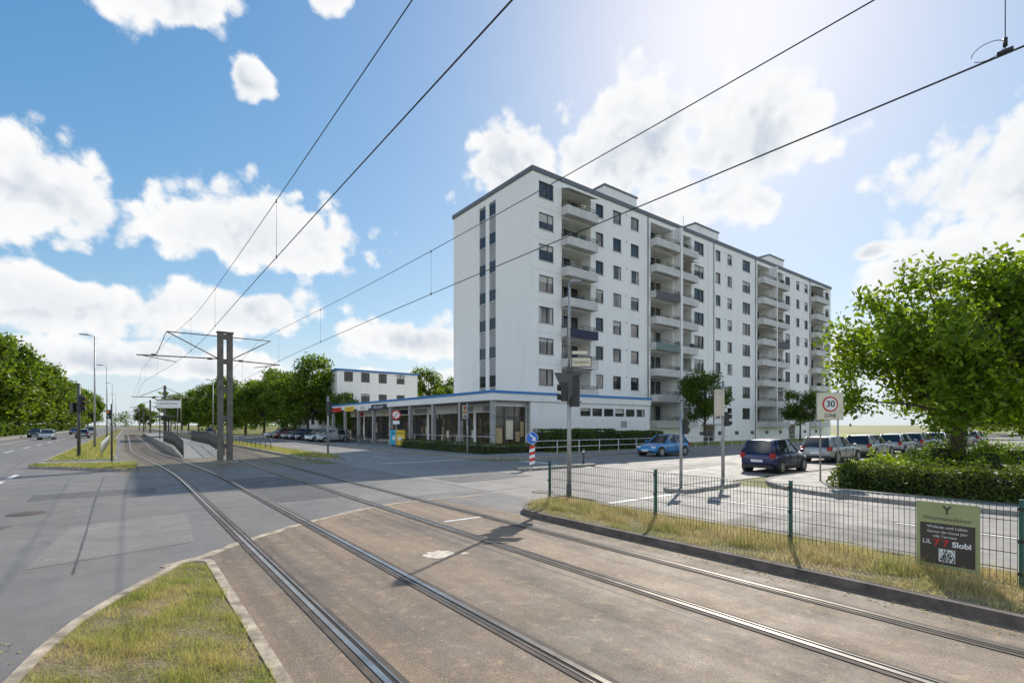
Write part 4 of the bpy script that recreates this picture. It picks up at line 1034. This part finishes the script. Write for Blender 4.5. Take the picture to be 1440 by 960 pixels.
def paint(n, c): return simple(n, c, .32, metal=.25, var=.03, coat=.8)
pn = paint('paint_navy', (.015, .02, .085)); pb = paint('paint_blue', (.02, .22, .48)); ps = paint('paint_silver', (.36, .37, .37)); pk = paint('paint_black', (.02, .02, .022)); pw = paint('paint_white', (.62, .62, .61)); pg = paint('paint_grey', (.16, .165, .17)); pr_ = paint('paint_red', (.25, .03, .03)); pbe = paint('paint_champagne', (.36, .33, .27))
car(24.1, 11.2, .03, pn, 'hatch', 'dark_blue_car')
car(30.0, 21.6, PI, pb, 'compact', 'blue_car')
for (x, y, r_, m, k) in ((33.4, 12.2, 0, ps, 'wagon'), (40.5, 12.5, 0, pbe, 'wagon'), (46.9, 12.6, 0, ps, 'compact'), (53.2, 12.8, 0, pg, 'wagon'), (60, 12.8, 0, pw, 'compact'), (67, 12.9, 0, pk, 'van'), (74, 13, 0, ps, 'wagon')):
    car(x, y, r_, m, k)
rr = random.Random(21)
pal = [ps, pk, pg, pw, pn, pr_, pbe, pg]
for i in range(10): car(19.6+rr.uniform(-.2, .2), 60+i*3.0, PI+rr.uniform(-.04, .04), pal[(i*3) % 8], rr.choice(['compact', 'wagon', 'hatch']), z=.12)
for i in range(6): car(52+i*6.1, 4.5+rr.uniform(-.3, .3), PI/2+rr.uniform(-.05, .05), pal[(i*5+1) % 8], rr.choice(['compact', 'wagon', 'van']), z=.11)
for i in range(7): car(57+i*3.1, -6, PI/2, pal[(i*3+2) % 8], rr.choice(['compact', 'wagon']), z=.11)
for i in range(4): car(49.5, -4-i*3.1, 0, pal[(i*3+1) % 8], rr.choice(['compact', 'wagon']), z=.11)
car(-9.1, 100, -PI/2, ps, 'wagon', 'moving_car'); car(-12.2, 118, -PI/2, pk, 'compact', 'moving_car'); car(-5.5, 108, PI/2, pg, 'compact', 'moving_car'); car(-5.6, 132, PI/2, pw, 'van', 'moving_car'); car(-9, 150, -PI/2, pn, 'wagon', 'moving_car')
car(13.8, 120, PI/2, pg, 'compact', 'moving_car')

# ------------------------------------------------------------------ hedges and trees
hedge('hedge', [(24.9, 33.0, 28.2, 29.8, 1.7), (33.0, 39.2, 28.0, 29.8, 1.5)], M['hedge'], .08, 150, 2, wob=.22)
hedge('low_hedge', [(19.5, 20.6, 28.6, 42, .75), (20.6, 24.4, 28.6, 29.6, .65)], M['hedge'], .06, 150, 3, .12, wob=.15)
rl = random.Random(6)
hedge('hedge', [(18.4, 19.6, 4.6, 6.7, .8), (18.3, 19.4, -9, 4.4, .8)], M['hedge'], .055, 330, 4, wob=.2,
      lumps=[(18.9+rl.uniform(-.1, .25), -8+i*.95, rl.uniform(.55, .8), rl.uniform(.8, 1.0)) for i in range(16)])
hedge('clipped_shrubs', [(20.0, 23.5, 5.3, 6.7, .8)], M['leafbig'], .06, 200, 5, wob=.2,
      lumps=[(20.5+i*1.1, 6.0+rl.uniform(-.3, .3), rl.uniform(.6, .85), rl.uniform(.8, 1.1)) for i in range(5)]+[(27+rl.uniform(0, 12), rl.uniform(-4, 7), rl.uniform(.7, 1.3), rl.uniform(.8, 1.4)) for i in range(16)])
railing('garden_fence', [(23.5, -6), (23.5, 3)], 1.0, M['metaldark'], .12, (.1, 1.0), .008)

big = tree_mesh('chestnut', 10.3, 5.8, .9, 64, 720, .165, 31, M['leafbig'], .30, .78, .14, .29, .14, 2.4)
put_tree('chestnut_tree', big, 32.2, 6.2, 1.0, 3.0, z=.1)
t1 = tree_mesh('street_tree_a', 8.2, 3.0, 2.1, 26, 420, .13, 41, M['leafdark'], .14, .9)
t2 = tree_mesh('street_tree_b', 12.5, 5.0, 1.4, 40, 330, .25, 42, M['leaf'], .22, .85, .18, .34, .12, 2.2)
t3 = tree_mesh('street_tree_c', 16.5, 7.0, 1.2, 46, 340, .36, 43, M['leaf'], .3, .85, .18, .34, .15, 2.5)
put_tree('street_tree', t1, 47.4, 29, 1.0, 0); put_tree('street_tree', t1, 69.3, 29, .86, 2.0); put_tree('street_tree', t1, 62, 6.5, .8, 4.0)
for (x, y, s, m) in ((21.2, 77, 1.02, t2), (24.5, 71, .55, t2), (21.5, 90, .9, t2), (20.5, 103, 1.05, t2), (20, 118, .95, t2), (19.5, 132, 1.1, t2), (19, 148, 1.05, t2), (19, 168, 1.15, t2), (18.8, 190, 1.1, t2), (18, 215, 1.2, t2), (18, 240, 1.2, t2), (17.5, 270, 1.2, t2), (46, 86, 1.08, t2), (52, 84, .95, t2), (40, 104, 1.1, t2), (48, 112, 1.1, t2), (30, 130, 1.2, t2), (27, 160, 1.2, t2), (34, 112, 1.1, t2), (8.5, 330, 1.1, t2)):
    put_tree('linden_tree', m, x, y, s, (x*7+y*3) % 6)
for (x, y, s) in ((-21, 92, 1.0), (-20, 112, 1.1), (-20.5, 136, 1.28), (-19, 158, 1.1), (-19, 182, 1.2), (-18, 212, 1.05), (-18, 240, 1.2), (-17, 275, 1.1), (-17, 315, 1.15), (-31, 122, 1.3), (-30, 165, 1.25), (-16, 355, 1.2)):
    put_tree('maple_tree', t3, x, y, s, (x*5+y*3) % 6)
r = np.random.default_rng(77)
def mass(name, segs, lsize, n, mat):
    C = []
    for (x0, y0, x1, y1, h, w_) in segs:
        nc = int(math.hypot(x1-x0, y1-y0)/(h*.35))+2
        for i in range(nc):
            k = r.random(); c = np.array([x0+(x1-x0)*k, y0+(y1-y0)*k, 0])+np.array([r.normal()*w_, r.normal()*w_, h*r.uniform(.25, .75)]); rad = h*r.uniform(.22, .42)
            d = r.normal(size=(n, 3)); d /= np.linalg.norm(d, axis=1)[:, None]
            C.append(c+d*(rad*r.random(n)**.4)[:, None])
    C = np.concatenate(C); C = C[C[:, 2] > -.3]
    link(name, npmesh(name, leaves(C, lsize, r), 4, mat))
mass('distant_trees', [(-220, 420, -20, 560, 15, 8), (-20, 640, 120, 600, 18, 8), (24, 200, 80, 420, 13, 7), (60, 130, 160, 200, 12, 6), (-60, 150, -40, 420, 16, 6)], .9, 100, M['leafdark'])
mass('distant_trees', [(130, -70, 150, 60, 12, 4), (104, 18, 180, 26, 9, 3), (100, -60, 130, -50, 10, 4), (98, 2, 110, 24, 8, 2), (90, -30, 100, 2, 8, 3)], .42, 260, M['leaf'])
mass('shrubbery', [(-17.8, 80, -17.3, 330, 2.4, .6)], .28, 120, M['leafdark'])

r = np.random.default_rng(9); n = 900
C = np.stack([np.concatenate([r.normal(-1.15, .14, n//2), r.normal(7.3, .12, n//2)]), np.concatenate([r.uniform(2.5, 7, n//2), r.uniform(-1, 10, n//2)]), np.full(n, .014)], 1)
lf = leaves(C, .022, r, 6.0)
link('fallen_leaves', npmesh('fallen_leaves', lf, 4, M['bladedry']))
